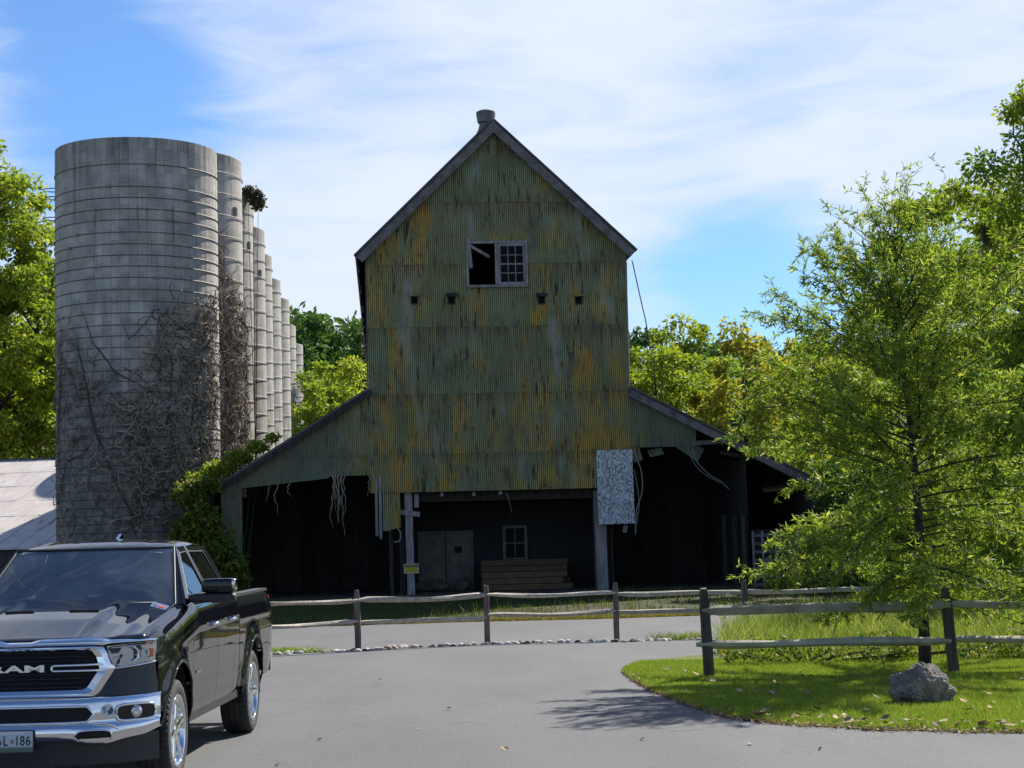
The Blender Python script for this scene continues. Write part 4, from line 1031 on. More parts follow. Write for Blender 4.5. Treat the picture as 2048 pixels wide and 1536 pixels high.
# wooded hill far behind
h0 = tree('dark green wood tree on the hill', 0, 200, 16, 5.2, 1.0, 5200, .62, LM_DK, 20, 'hillside wood', clumps=50, cr=.24)
h1 = tree('dark green wood tree on the hill with a rounded crown', 0, 200, 14, 5.6, 1.0, 5200, .62, LM_DK, 22, 'hillside wood', clumps=50, cr=.26)
rr = random.Random(9); k = 0
for Y, n, x0, x1 in ((172, 9, -29, -2), (190, 10, -34, 0), (212, 10, -38, 2), (150, 8, 14, 70), (168, 11, 8, 75), (195, 12, 10, 90), (150, 7, -70, -38), (175, 8, -85, -35)):
    for i in range(n):
        x = x0 + (x1 - x0) * (i + rr.uniform(.1, .9)) / n; y = Y + rr.uniform(-7, 7); s = rr.uniform(1.1, 1.4) if x0 < -20 and x1 < 5 else rr.uniform(.8, 1.12)
        src = (h0, h1)[k % 2]
        lb = ('dark green tree of the wood on the rise behind the barn', 'dark round-headed tree of the wood on the rise behind the barn')[k % 2]
        if k < 2: src.location = (x, y, float(gz(y)) - .1); src.scale = (s,) * 3; src['label'] = lb
        else: copytree(src, x, y, rr.uniform(0, 6.28), s, lb, 'hillside wood')
        k += 1

# ---------------------------------------------------------------- the young willow oak on the lawn
def young_oak():
    rg = np.random.default_rng(50); rr = random.Random(50); g = G(1851, 1340); z0 = float(gz(g.y)) + .02
    e = empty('young_oak', (g.x, g.y, z0)); tag(e, 'young willow oak with narrow leaves growing on the lawn behind the boulder', 'tree')
    H = at(1800, 262, g.y).z - z0; m = MB()
    def tp(z): s = z / H; return Vector((-.16 * s + .05 * math.sin(s * 6), .05 * math.sin(s * 4), z))
    zs = np.linspace(-.1, H * .80, 16); m.tube([tp(z) for z in zs], [(.068 if z > .3 else .085) * (1 - .92 * max(z, 0) / H) + .004 for z in zs], 9)
    env = lambda z: float(np.interp(z, [.7, 1.0, 1.5, 2.2, 2.8, 3.6, 4.4, 5.2, 5.9, 6.4, 6.9], [1.0, 2.0, 2.6, 2.8, 2.8, 2.75, 2.6, 2.3, 1.6, .7, .25]))
    P, D = [], []
    def twig(a, d, L, r0, nleaf):
        d = d.normalized(); pts = [a]; p = a.copy(); q = d.copy(); n = 4
        for i in range(n):
            q = (q + Vector((rr.uniform(-.22, .22), rr.uniform(-.22, .22), rr.uniform(-.16, .14)))).normalized(); p = p + q * L / n; pts.append(p.copy())
        m.tube(pts, [r0 * (1 - .8 * i / n) for i in range(n + 1)], 3, False)
        for i in range(nleaf):
            s = (i + rr.random()) / nleaf; k = min(int(s * n), n - 1); f = s * n - k
            P.append(pts[k].lerp(pts[k + 1], f)); dv = (pts[k + 1] - pts[k]).normalized()
            D.append(dv * .75 + Vector((rr.gauss(0, .6), rr.gauss(0, .6), rr.gauss(-.08, .5))))
        return pts
    nb = 125
    for b in range(nb):
        s = (b + rr.random()) / nb; z = .95 + (H * .80 - .95) * s ** .95; az = b * 2.399 + rr.uniform(-.4, .4); L = env(min(z + (.35 if z < 3.2 else .9), H)) * rr.uniform(.62, 1.08)
        el = rr.uniform(-.15, .35) if z < 2.2 else rr.uniform(.05, .6) if z < 3.6 else rr.uniform(.25, .85)
        if z > 5.2: el = rr.uniform(.5, 1.2); L = rr.uniform(.5, 1.2)
        d = Vector((math.cos(az) * math.cos(el), math.sin(az) * math.cos(el), math.sin(el))); a = tp(z); p = a.copy(); pts = [a]; n = 6
        for i in range(n):
            d = (d + Vector((rr.uniform(-.12, .12), rr.uniform(-.12, .12), (-.07 if z < 2.6 else .02) + rr.uniform(-.09, .07)))).normalized(); p = p + d * L / n; pts.append(p.copy())
        r0 = .007 + .010 * L / 2.4; m.tube(pts, [r0 * (1 - .8 * i / n) for i in range(n + 1)], 4, False)
        nt = 4 if z > 5.2 else int(5 + L * 9.5) if z > 4.4 else int(8 + L * 13)
        for t_ in range(nt):
            s2 = .12 + .88 * (t_ + rr.random()) / nt; k = min(int(s2 * n), n - 1); a2 = pts[k].lerp(pts[k + 1], s2 * n - k); dv = (pts[k + 1] - pts[k]).normalized()
            side = dv.cross(Vector((rr.gauss(0, 1), rr.gauss(0, 1), rr.gauss(0, 1)))).normalized()
            twig(a2, dv * rr.uniform(.4, 1) + side * rr.uniform(.4, .9) + Vector((0, 0, -.12 if z < 2.4 else .05)), rr.uniform(.18, .5) * (.6 + .5 * (1 - s2)), .0035, rr.randint(15, 24))
    for k in range(9):   # leading shoots above the crown
        a = tp(H * .74 + rr.uniform(-.7, .2)) + Vector((rr.uniform(-.3, .3), rr.uniform(-.3, .3), 0)); q = twig(a, Vector((rr.uniform(-.22, .22), rr.uniform(-.2, .2), 1)), rr.uniform(1.2, 1.9), .008, 24)
        for j in range(6): twig(q[rr.randint(1, 4)], Vector((rr.uniform(-1, 1), rr.uniform(-1, 1), rr.uniform(.1, .9))), rr.uniform(.2, .45), .003, 11)
    m.build('trunk', M_BARKD, e, smooth=True, recalc=False)
    P = np.array([tuple(p) for p in P]); D = np.array([tuple(p) for p in D]); n = len(P)
    L = rg.uniform(.06, .13, n); v, f = leaf_quads(P, D, L, L * rg.uniform(.17, .26, n), rg)
    me = npmesh('crown', v, f, LM_OAK, np.repeat(rg.uniform(0, 1, n) ** 1.15, 4)); inst('crown', me, e); print('oak leaves', n)
young_oak()

# ---------------------------------------------------------------- grass
def blade_mat(name, a, b, c, trans=.4):
    return leaf_mat(name, a, b, c, trans, .2)
GM_LAWN = blade_mat('lawn blades', (.115, .215, .026), (.225, .320, .040), (.42, .39, .12))
GM_TALL = blade_mat('tall grass blades', (0.098, 0.172, 0.023), (0.213, 0.287, 0.046), (0.506, 0.437, 0.230))
GM_DRY = blade_mat('dry verge blades', (.14, .14, .03), (.26, .22, .06), (.36, .28, .12))
GM_SHADE = blade_mat('weed blades', (.045, .075, .014), (.085, .115, .022), (.15, .14, .05))
def blades(name, X, Y, Z, hgt, wid, bend, mat, seed, label, cat, seg=1, parent=None):
    rg = np.random.default_rng(seed); n = len(X); az = rg.uniform(0, 2 * np.pi, n); ba = rg.uniform(0, 2 * np.pi, n)
    side = np.stack([np.cos(az), np.sin(az), np.zeros(n)], 1) * (wid * .5)[:, None]; bd = np.stack([np.cos(ba), np.sin(ba), np.zeros(n)], 1) * (bend * hgt)[:, None]
    b = np.stack([X, Y, Z], 1); up = np.zeros((n, 3)); up[:, 2] = hgt; tint = rg.uniform(0, 1, n)
    if seg == 1:
        v = np.stack([b - side, b + side, b + up * .95 + bd], 1).reshape(-1, 3); f = np.arange(3 * n).reshape(-1, 3); tt = np.repeat(tint, 3)
    else:
        m1 = b + up * .55 + bd * .25; t1 = b + up * .95 + bd
        v = np.stack([b - side, b + side, m1 + side * .75, m1 - side * .75, t1 + side * .12, t1 - side * .12], 1).reshape(-1, 3)
        i = np.arange(n)[:, None] * 6; f = np.concatenate([i + np.array([[0, 1, 2, 3]]), i + np.array([[3, 2, 4, 5]])], 0); tt = np.repeat(tint, 6)
    o = inst(name, npmesh(name, v, f, mat, tt), parent)
    if label: o['label'] = label; o['category'] = cat
    return kind(o, 'stuff')
rg = np.random.default_rng(77)
FENCE_Y = [(G(1419, 1330).x, G(1419, 1326).y), (G(1900, 1322).x, G(1900, 1322).y), (G(2380, 1318).x, G(2380, 1318).y)]
def tally(x): return np.interp(x, [p[0] for p in FENCE_Y], [p[1] for p in FENCE_Y])
fr_ = np.array([lawn_rows(x) for x in np.linspace(LX0, 18, 500)]); fxx = np.linspace(LX0, 18, 500)
N = 540000; X = rg.uniform(LX0, 11.5, N); Y = rg.uniform(16, 27.5, N)
f0 = np.interp(X, fxx, fr_[:, 0]); b0 = np.interp(X, fxx, fr_[:, 1]); ok = (Y > f0 + rg.normal(-.03, .08, N)) & (Y < np.minimum(b0, tally(X) + .4) + rg.normal(0, .03, N)) & (np.abs(X) < Y * .46)
X, Y = X[ok], Y[ok]; n = len(X); patch = .5 + .5 * np.sin(X * 1.7 + np.sin(Y * 1.3) * 2) * np.sin(Y * 2.1 + X)
blades('lawn_grass', X, Y, gz(Y) + .02, rg.uniform(.022, .055, n) * (.65 + .6 * patch) * np.clip(.35 + (Y - np.interp(X, fxx, fr_[:, 0])) * 3, .35, 1), rg.uniform(.005, .010, n), rg.uniform(.1, .8, n), GM_LAWN, 1, 'short mown sunlit grass of the lawn under the young tree', 'grass')
N = 120000; X = rg.uniform(LX0, 18, N); Y = rg.uniform(23, 48, N)
f0 = np.maximum(tally(X), 0); b0 = np.interp(X, fxx, fr_[:, 1]); ok = (Y > f0 + rg.normal(0, .12, N)) & (Y < b0 - .05) & (X < Y * .46) & (X > G(1432, 1310).x)
X, Y = X[ok], Y[ok]; n = len(X); pt = np.clip(.5 + .5 * np.sin(X * 2.3 + 1.5 * np.sin(Y * .9)) + rg.normal(0, .2, n), 0, 1)
low = np.clip((Y - f0[ok]) / 1.2, .35, 1)
blades('tall_grass', X, Y, gz(Y) + .02, (rg.uniform(.12, .45, n) + .30 * pt) * low, rg.uniform(.007, .014, n), rg.uniform(.1, .75, n), GM_TALL, 2, 'rank unmown grass and weeds behind the lawn fence', 'grass', 2)
# litter of dead leaves and cut grass along the lawn's edge
N = 5200; X = rg.uniform(LX0, 11.5, N); Y = np.interp(X, fxx, fr_[:, 0]) + rg.normal(.0, .075, N); k_ = np.arange(N) % 5 == 0
Xt = LX0 + np.abs(rg.normal(0, .5, N)); X = np.where(k_, Xt, X); Y = np.where(k_, np.interp(X, fxx, fr_[:, 0]) + rg.normal(-.02, .10, N), Y)
P = np.stack([X, Y, gz(Y) + rg.uniform(.006, .03, N)], 1); D = rg.normal(size=(N, 3)) * np.array([1, 1, .25]); L = rg.uniform(.015, .055, N)
v, f = leaf_quads(P, D, L, L * rg.uniform(.3, .7, N), rg)
o = inst('edge_litter', npmesh('edge_litter', v, f, blade_mat('dead leaf litter', (.22, .15, .08), (.36, .27, .16), (.30, .10, .05), .15), np.repeat(rg.uniform(0, 1, N), 4)))
o['label'] = 'brown leaf litter strewn along the edge of the lawn'; o['category'] = 'leaf litter'; kind(o, 'stuff')
# weedy fringe in front of the barn, dry verge, roof weeds
N = 34000; X = rg.uniform(-26, 16, N); ed = np.interp(X, fx, fyy); Y = ed + rg.uniform(0, 1, N) ** 1.6 * 12; bf = BO[1] + (X - BO[0]) * math.tan(BT) - .1
ok = (Y < bf) & (np.sin(X * 1.9 + Y) + np.sin(X * .7 - Y * 1.3) + rg.normal(0, .7, N) > -.3); X, Y = X[ok], Y[ok]; n = len(X)
blades('weedy_strip', X, Y, gz(Y) - .04, rg.uniform(.07, .20, n) * (1 + 1.3 * (rg.random(n) > .93)), rg.uniform(.012, .025, n), rg.uniform(.1, .8, n), GM_SHADE, 3, 'weedy grass strip between the asphalt lot and the barn', 'grass', 2)
N = 16000; X = rg.uniform(-3.5, 9, N); Y = np.interp(X, fx, fyy) + np.abs(rg.normal(0, .45, N)) - .1; n = N
blades('dry_verge', X, Y, gz(Y) - .03, rg.uniform(.05, .14, n), rg.uniform(.012, .022, n), rg.uniform(.1, .8, n), GM_DRY, 4, 'yellowing dry grass edging the asphalt lot near the barn', 'grass', 2)
p0 = G(575, 1306); N = 1500; X = p0.x + rg.normal(0, .32, N); Y = p0.y + rg.normal(0, .16, N)
blades('grass_tuft', X, Y, gz(Y) - .01, rg.uniform(.05, .15, N), rg.uniform(.006, .012, N), rg.uniform(.2, .9, N), GM_LAWN, 5, 'green grass tuft at the end of the stone edging behind the truck', 'grass', 2)
N = 900; a_, b_ = G(1290, 1281), G(1420, 1279); s_ = rg.uniform(0, 1, N) ** .6; X = a_.x + (b_.x - a_.x) * s_; Y = a_.y + (b_.y - a_.y) * s_ + rg.normal(0, .12, N)
blades('stone_weeds', X, Y, gz(Y) - .01, rg.uniform(.05, .22, N), rg.uniform(.006, .012, N), rg.uniform(.2, .9, N), GM_TALL, 6, 'sparse weeds growing among the edging stones', 'grass', 2)
# foxtail grasses with nodding seed heads
M_FOX = simple('foxtail seed head', (.46, .42, .30), (.36, .33, .2), 20, .8); M_STALK = simple('foxtail stalk', (.12, .16, .05), None, 5, .7)
rr = random.Random(5)
for px, py, hh, dx in ((1449, 1275, .85, .10), (1486, 1290, .75, .09), (1500, 1268, .72, -.1), (1462, 1290, .5, -.12), (1440, 1300, .42, .12), (1520, 1285, .62, .14), (1550, 1280, .66, -.12), (1580, 1290, .55, .1), (1640, 1288, .6, -.1), (1700, 1290, .58, .12), (1475, 1300, .46, .1), (1610, 1300, .5, .1)):
    g = G(px, py); e = empty('foxtail', (g.x, g.y, float(gz(g.y)))); tag(e, 'foxtail grass stalk with a pale nodding seed head by the fence post', 'grass stalk', 'foxtail stalks')
    q = [(0, 0, 0), (dx * .1, 0, hh * .5), (dx * .3, 0, hh * .85), (dx * .5, 0, hh * .97)]; MB().tube(q, [.005, .004, .003, .003], 4).build('stalk', M_STALK, e, smooth=True)
    MB().tube([(dx * .5, 0, hh * .97), (dx * .75, 0, hh * 1.02), (dx * 1.05, 0, hh * 1.0), (dx * 1.2, 0, hh * .93)], [.006, .013, .014, .006], 6).build('seed_head', M_FOX, e, smooth=True)
# ivy bush at the corner of the left lean-to and plants on its roof edge
def bush(label, centre_px, v, blobs_, nl, ls, mat, seed, name='ivy_bush', cat='bush'):
    rg = np.random.default_rng(seed); c = at(*centre_px, v); z0 = float(gz(v)) - .1
    e = empty(name, (c.x, v, z0)); tag(e, label, cat); P = []; T = []
    tot = sum(b[2] * b[3] for b in blobs_)
    for (px, py, rx, rz) in blobs_:
        q = at(px, py, v); k = int(nl * rx * rz / tot); o = unit(rg.normal(size=(k, 3))) * (rg.uniform(.15, 1, k) ** .4)[:, None]
        o *= 1 + .25 * np.sin(o[:, :1] * 9 + seed) * np.sin(o[:, 2:] * 7)
        P.append(np.stack([q.x - c.x + o[:, 0] * rx, o[:, 1] * min(rx, .9), q.z - z0 + o[:, 2] * rz], 1))
    P = np.concatenate(P); n = len(P); L = ls * rg.uniform(.6, 1.3, n)
    v_, f = leaf_quads(P, rg.normal(size=(n, 3)) + np.array([0, -.4, -.5]), L, L * rg.uniform(.6, .8, n), rg)
    inst('foliage', npmesh('foliage', v_, f, mat, np.repeat(rg.uniform(0, 1, n), 4)), e)
    m = MB(); rr = random.Random(seed)
    for (px, py, rx, rz) in blobs_:
        q = at(px, py, v); m.tube([(rr.uniform(-.2, .2), .1, 0), ((q.x - c.x) * .4, .1, (q.z - z0) * .6), (q.x - c.x, .1, q.z - z0)], [.03, .02, .01], 5)
    m.build('stems', M_VINED, e, smooth=True); return e
bush('dark ivy bush climbing the left corner of the lean-to below the silo', (430, 1150), 58.6, [(425, 1120, .8, 1.1), (468, 1145, .5, .75), (405, 1045, .6, .7), (380, 985, .55, .4), (410, 968, .55, .3), (365, 1090, .45, .9), (440, 1175, .9, .55), (355, 1165, .7, .5)], 11000, .16, LM_IVY, 61)
bush('green creeper and weeds growing along the upper edge of the left lean-to roof', (480, 910), 60.5, [(400, 958, .5, .25), (440, 936, .6, .27), (480, 913, .5, .25), (515, 893, .4, .2), (545, 875, .25, .15)], 3600, .11, LM_YG, 62, 'roof_creeper', 'creeper')
bush('shrub sprouting from the rim of the third silo', (503, 392), 79.0, [(505, 388, .35, .28), (516, 402, .32, .4), (495, 382, .25, .2)], 1300, .16, leaf_mat('dry silo shrub', (.06, .06, .03), (.10, .09, .05), None, .3), 63, 'silo_shrub', 'shrub')
bpy.data.objects['silo_shrub'].location.z = bpy.data.objects['silo_shrub'].location.z
bush('leafy weeds in front of the slatted crib beside the right lean-to', (1600, 1175), 56.5, [(1600, 1172, .9, .35), (1560, 1180, .5, .3), (1660, 1170, .8, .5), (1740, 1165, .9, .6)], 5000, .11, LM_IVY, 64, 'weed_clump', 'weeds')
bush('low green weeds at the foot of the left barn post', (820, 1205), 57.6, [(800, 1208, .6, .2), (870, 1206, .5, .16)], 1100, .09, LM_IVY, 65, 'weed_clump', 'weeds')
bush('broad leaved weeds along the foot of the lawn fence', (1600, 1310), 26.0, [(1465, 1308, .25, .12), (1545, 1300, .45, .24), (1600, 1308, .2, .10), (1665, 1302, .35, .16), (1765, 1296, .4, .28), (1815, 1306, .2, .10), (1965, 1300, .45, .18), (2050, 1290, .4, .3)], 2600, .06, LM_IVY, 66, 'fence_weeds', 'weeds')
tree('dark shrub added for the shade behind the end of the right lean-to', xat(1720, 68), 68, 5.0, 2.6, .1, 8000, .26, LM_DK, 31, None, name='shrub', clumps=40, cr=.3, cat='shrub')  # added shrub, its dark leaves stand in for shade beside the lean-to
tree('dark spreading shrub added for the shade between the lean-to and the yard trees', xat(1850, 64), 64, 4.4, 2.6, .1, 8000, .26, LM_DK, 32, None, name='shrub', clumps=40, cr=.3, cat='shrub')  # added too, shade put into the dark leaf colour
tree('green rounded shrub at the back of the tall grass', xat(1950, 58), 58, 4.0, 2.0, .1, 7000, .22, LM_GR, 33, None, name='shrub', clumps=40, cr=.3, cat='shrub')
# dead vine hanging from the left lean-to
e = empty('dead_vine', bworld((B(672, 955).x, -.05, 0)), BT); tag(e, 'dead vine dangling from the left lean-to edge into the dark opening', 'dead vine', 'dead vines on the lean-to')
rr = random.Random(71); uo = B(672, 955).x
for i in range(16):
    px0 = rr.uniform(662, 690) if i < 11 else rr.choice((540, 556, 582, 735, 745)); L = rr.uniform(.8, 2.4) if i < 11 else rr.uniform(.5, 1.1)
    a = B(px0, 953); p = Vector((a.x - uo, .04, hemL(a.x) + .05)); pts = []
    for k in range(14):
        pts.append(p.copy()); p = p + Vector((rr.uniform(-.05, .055), rr.uniform(-.03, .03), -L / 13))
    MB().tube(pts, [.02 - .001 * k for k in range(14)], 4).build('strand', M_VINE, e, smooth=True)
# ---------------------------------------------------------------- pickup truck (local: front is -Y, its left side is +X, front axle at y = 0)
def pm(name, c, rough, metal=0, **k):
    t = NT(name); t.bsdf(c, rough, metal, None, **k); return t.m
M_PAINT = pm('black clearcoat paint', (.006, .0065, .010), .3, 0, spec=.0, Coat_Weight=1.0, Coat_Roughness=.02)
M_CHROME = pm('chrome', (.80, .81, .83), .06, 1.0); M_SATIN = pm('satin chrome letters', (.70, .70, .70), .25, 1.0)
M_PLAS = simple('black moulded plastic', (.018, .018, .019), (.026, .026, .027), 30, .55); M_GBLK = pm('gloss black grille', (.008, .008, .009), .25)
def m_tyre():
    t = NT('tyre rubber'); v = t.coords(); t.bsdf(t.mix(t.noise(v, 8, 4), (.022, .021, .021), (.045, .043, .041)), .8); return t.m
M_TYRE = m_tyre(); M_AMBER = pm('amber lens', (.85, .26, .01), .2, 0, Coat_Weight=.5); M_REDL = pm('red lens', (.35, .01, .01), .15, 0, Coat_Weight=.5)
def m_glass(name, tint, ior=1.5, refl_veil=.0):
    t = NT(name); f = t.n('ShaderNodeFresnel'); f.inputs[0].default_value = ior
    tr = t.n('ShaderNodeBsdfTransparent'); t.set(tr.inputs[0], tint); g = t.n('ShaderNodeBsdfGlossy'); g.inputs['Roughness'].default_value = .01
    m = t.n('ShaderNodeMixShader'); t.t.links.new(f.outputs[0], m.inputs[0]); t.t.links.new(tr.outputs[0], m.inputs[1]); t.t.links.new(g.outputs[0], m.inputs[2])
    o = m.outputs[0]
    if refl_veil:
        d = t.n('ShaderNodeBsdfDiffuse'); d.inputs[0].default_value = (.40, .55, .75, 1); m2 = t.n('ShaderNodeMixShader')  # dust film tinted blue to paint a sky reflection veil into the glass
        t.set(m2.inputs[0], t.rng(t.noise(t.coords(), 2.2, 4), .35, .75, refl_veil * .35, refl_veil)); t.t.links.new(o, m2.inputs[1]); t.t.links.new(d.outputs[0], m2.inputs[2]); o = m2.outputs[0]
    t.t.links.new(o, t.out.inputs[0]); return t.m
M_WSH = m_glass('windshield glass', (.60, .70, .72), 2.3, .10); M_SIDE = m_glass('side window glass', (.30, .34, .34), 2.0); M_TINT = m_glass('tinted rear glass', (.06, .06, .065), 1.6); M_LENS = m_glass('headlamp lens', (.93, .95, .97), 1.45)
M_REFL = pm('headlamp reflector', (.62, .63, .65), .16, 1.0); M_CAB = simple('dark cabin trim', (.014, .014, .016), (.022, .022, .024), 8, .7); M_DASH = simple('grey dashboard', (.16, .17, .17), None, 8, .6)
def text_mesh(body, size, ext, name, mat, parent, sx=1.0, bold=.0):
    c = bpy.data.curves.new(name, 'FONT'); c.body = body; c.size = size; c.extrude = ext; c.align_x = 'CENTER'; c.align_y = 'CENTER'; c.offset = bold
    o = bpy.data.objects.new(name, c); col.objects.link(o); bpy.context.view_layer.update()
    me = bpy.data.meshes.new_from_object(o.evaluated_get(bpy.context.evaluated_depsgraph_get())); bpy.data.objects.remove(o); bpy.data.curves.remove(c)
    for v in me.vertices: v.co.x *= sx
    me.materials.clear(); me.materials.append(mat); o = inst(name, me, parent); return o
def smooth_interp(x, xs, ys): return float(np.interp(x, xs, ys))

TK = empty('pickup_truck', (-3.70, 14.42, 0), rad(-1.2)); tag(TK, 'black pickup truck with chrome grille and bumper parked on the asphalt', 'pickup truck')
WB = 3.57; TR = .405; AZ = .405
def tk_top(y):
    return smooth_interp(y, [-.95, -.8, -.3, .3, .62, .9, 2.80, 2.84, 4.95], [1.13, 1.155, 1.235, 1.315, 1.36, 1.40, 1.415, 1.365, 1.355])
def tk_x(y, z):
    t = tk_top(y); zs = [.44, .52, .62, .75, .98, t - .20, t - .12, t - .05, t - .015, t]; xs_ = [.935, .965, .985, .995, 1.0, .995, .982, .955, .925, .885]
    x = float(np.interp(z, zs, xs_)); x += .006 * math.exp(-((z - (t - .22)) / .02) ** 2) - .010 * math.exp(-((z - .66) / .07) ** 2)
    for yc in (0, WB):
        d = math.hypot((y - yc) / 1.0, z - .42); x += .035 * math.exp(-((d - .535) / .075) ** 2) if z > .42 or True else 0
    if y < -.25: x -= .12 * ((-.25 - y) / .65) ** 2
    if y > 4.5: x -= .03 * ((y - 4.5) / .45) ** 2
    return x
AR = .525
def panel(name, y0, y1, zb, parent, side, arch=None, ztop=None, mat=M_PAINT):
    ny = max(4, int((y1 - y0) / .028)); nz = 34; ys_ = np.linspace(y0, y1, ny + 1); vs = []; ins = []
    for y in ys_:
        t = tk_top(y) if ztop is None else ztop(y); b = zb(y) if callable(zb) else zb
        q = np.linspace(0, 1, nz + 1); zz = b + (t - b) * (1 - (1 - q) ** 1.25)
        for z in zz:
            yy, z2, inside = y, z, False
            if arch is not None:
                dy, dz = y - arch, z - .42; d = math.hypot(dy, dz)
                if d < AR:
                    inside = True; k = AR / max(d, 1e-4); yy = arch + dy * k; z2 = max(.42 + dz * k, b)
            ins.append(inside); vs.append((side * tk_x(yy, z2), yy, z2))
    fs = []
    for i in range(ny):
        for j in range(nz):
            q = (i * (nz + 1) + j, (i + 1) * (nz + 1) + j, (i + 1) * (nz + 1) + j + 1, i * (nz + 1) + j + 1)
            if all(ins[k] for k in q): continue
            fs.append(q)
    return MB().add(vs, fs).build(name, mat, parent, smooth=True)
def FY(x, z): return -.955 + .34 * (abs(x) / .95) ** 3.6 + .07 * (z - .75) / .45
for sd in (1, -1):
    panel('fender', -.585, .615, lambda y: .60 if y < -.3 else .46, TK, sd, 0.0)
    d1 = panel('door', .623, 1.715, .47, TK, sd); d2 = panel('door', 1.723, 2.56, .47, TK, sd)
    panel('cab_corner', 2.568, 2.80, .47, TK, sd); panel('bed_side', 2.825, 4.93, .50, TK, sd, WB)
    for d_, yh in ((d1, 1.52), (d2, 2.38)):
        xh = tk_x(yh, 1.17); m = MB(); m.tube([(sd * (xh - .01), yh - .12, 1.165), (sd * (xh + .035), yh - .10, 1.168), (sd * (xh + .042), yh, 1.172), (sd * (xh + .035), yh + .10, 1.172), (sd * (xh - .01), yh + .12, 1.17)], [.012, .015, .016, .015, .012], 8); m.build('handle', M_PAINT if sd < 0 else M_CHROME, d_, smooth=True)
    # sill, wheel wells, arch lips
    MB().b2(sd * .70, sd * .945, .55, 2.95, .40, .475).build('rocker_panel', M_PLAS, TK)
    for yc in (0, WB):
        m = MB(); a_ = np.linspace(-.15, math.pi + .15, 28)
        vs = [(sd * xx, yc + (AR + .012) * math.cos(a), .42 + (AR + .012) * math.sin(a)) for a in a_ for xx in (.50, .975)]
        m.add(vs, [(2 * i, 2 * i + 2, 2 * i + 3, 2 * i + 1) for i in range(27)]); m.add([(sd * .50, yc + (AR + .012) * math.cos(a), .42 + (AR + .012) * math.sin(a)) for a in a_], [tuple(range(28))]); m.build('wheel_well', M_DARK, TK, recalc=False)
        a2 = np.linspace(0.02, math.pi - .02, 30); P = []
        for a in a2:
            yy, zz = yc + AR * math.cos(a), .42 + AR * math.sin(a); P.append((sd * (tk_x(yy, zz) - .004), yy, zz))
        MB().tube(P, .012, 6).build('arch_lip', M_PAINT, TK, smooth=True)
    # greenhouse: window frames and glass
    def SX(y, z): return .925 - .50 * (z - 1.40) - .02 * max(0, (y - 2.2)) ** 2
    def loop(pts, n=56):
        P = [Vector((p[0], p[1])) for p in pts]; L = [(P[(i + 1) % len(P)] - P[i]).length for i in range(len(P))]; out = []
        per = n // len(P)
        for i in range(len(P)):
            for k in range(per): out.append(P[i].lerp(P[(i + 1) % len(P)], k / per))
        return out
    for nm, cell, win, gm in (('window', [(.66, 1.385), (1.735, 1.40), (1.70, 1.852), (1.36, 1.842)], [(.86, 1.43), (1.69, 1.435), (1.665, 1.80), (1.385, 1.79)], M_SIDE),
                              ('window', [(1.735, 1.40), (2.80, 1.41), (2.66, 1.842), (1.70, 1.852)], [(1.79, 1.435), (2.58, 1.44), (2.42, 1.795), (1.765, 1.80)], M_TINT)):
        co, wi = loop(cell), loop(win); n = len(co); m = MB()
        L3 = [[(sd * (SX(p.x, p.y) + o_), p.x, p.y) for p in q] for q, o_ in ((co, 0), ([a.lerp(b, .8) for a, b in zip(co, wi)], .006), (wi, -.012))]
        for A_, B_ in ((0, 1), (1, 2)): m.add(L3[A_] + L3[B_], [(i, (i + 1) % n, n + (i + 1) % n, n + i) for i in range(n)])
        f_ = m.build('window_frame', M_PAINT, TK, auto=40)
        MB().add([(sd * (SX(p.x, p.y) - .008), p.x, p.y) for p in wi], [tuple(range(n))]).build('glass', gm, f_, recalc=False)
        MB().tube([(sd * (SX(p.x, p.y) - .002), p.x, p.y) for p in wi] + [(sd * (SX(wi[0].x, wi[0].y) - .002), wi[0].x, wi[0].y)], .006, 5).build('window_seal', M_PLAS, f_, smooth=True)
    # pillar between windshield and side windows
    m = MB(); m.grid(lambda s, q: (sd * ((.835 + (.685 - .835) * s) * (1 - q) + (SX(.66 + .70 * s, 1.385 + .457 * s)) * q), (.70 + .70 * s - .01) * (1 - q) + (.66 + .70 * s) * q, 1.362 + .478 * s + .012 * math.sin(q * math.pi)), np.linspace(0, 1, 12), np.linspace(0, 1, 6)); m.build('pillar', M_PAINT, TK, smooth=True)
    # mirror
    mi = empty('mirror', (sd * 1.0, .78, 1.36)); mi.parent = TK
    def sup(c, d, n=18, e=.45):
        vs = []; fs = []
        for i in range(n + 1):
            ph = -math.pi / 2 + math.pi * i / n
            for j in range(2 * n):
                th = 2 * math.pi * j / (2 * n); f = lambda w: math.copysign(abs(w) ** e, w)
                vs.append((c[0] + d[0] * f(math.cos(ph)) * f(math.cos(th)), c[1] + d[1] * f(math.cos(ph)) * f(math.sin(th)), c[2] + d[2] * f(math.sin(ph))))
        for i in range(n):
            for j in range(2 * n): fs.append((i * 2 * n + j, i * 2 * n + (j + 1) % (2 * n), (i + 1) * 2 * n + (j + 1) % (2 * n), (i + 1) * 2 * n + j))
        return MB().add(vs, fs)
    sup((sd * .19, 0, .155), (.145, .085, .062)).build('mirror_cap', M_PAINT, mi, smooth=True); sup((sd * .13, .0, .055), (.20, .075, .040)).build('mirror_base', M_PLAS, mi, smooth=True)
    sup((sd * .318, -.01, .165), (.018, .07, .045)).build('turn_lens', M_LENS if sd < 0 else M_REFL, mi, smooth=True)
    # headlight
    hl = empty('headlight'); hl.parent = TK
    def hz(x):
        s = (x - .645) / (.955 - .645); return .955 + .030 * s + .02 * max(0, s - .7), 1.125 + .022 * s
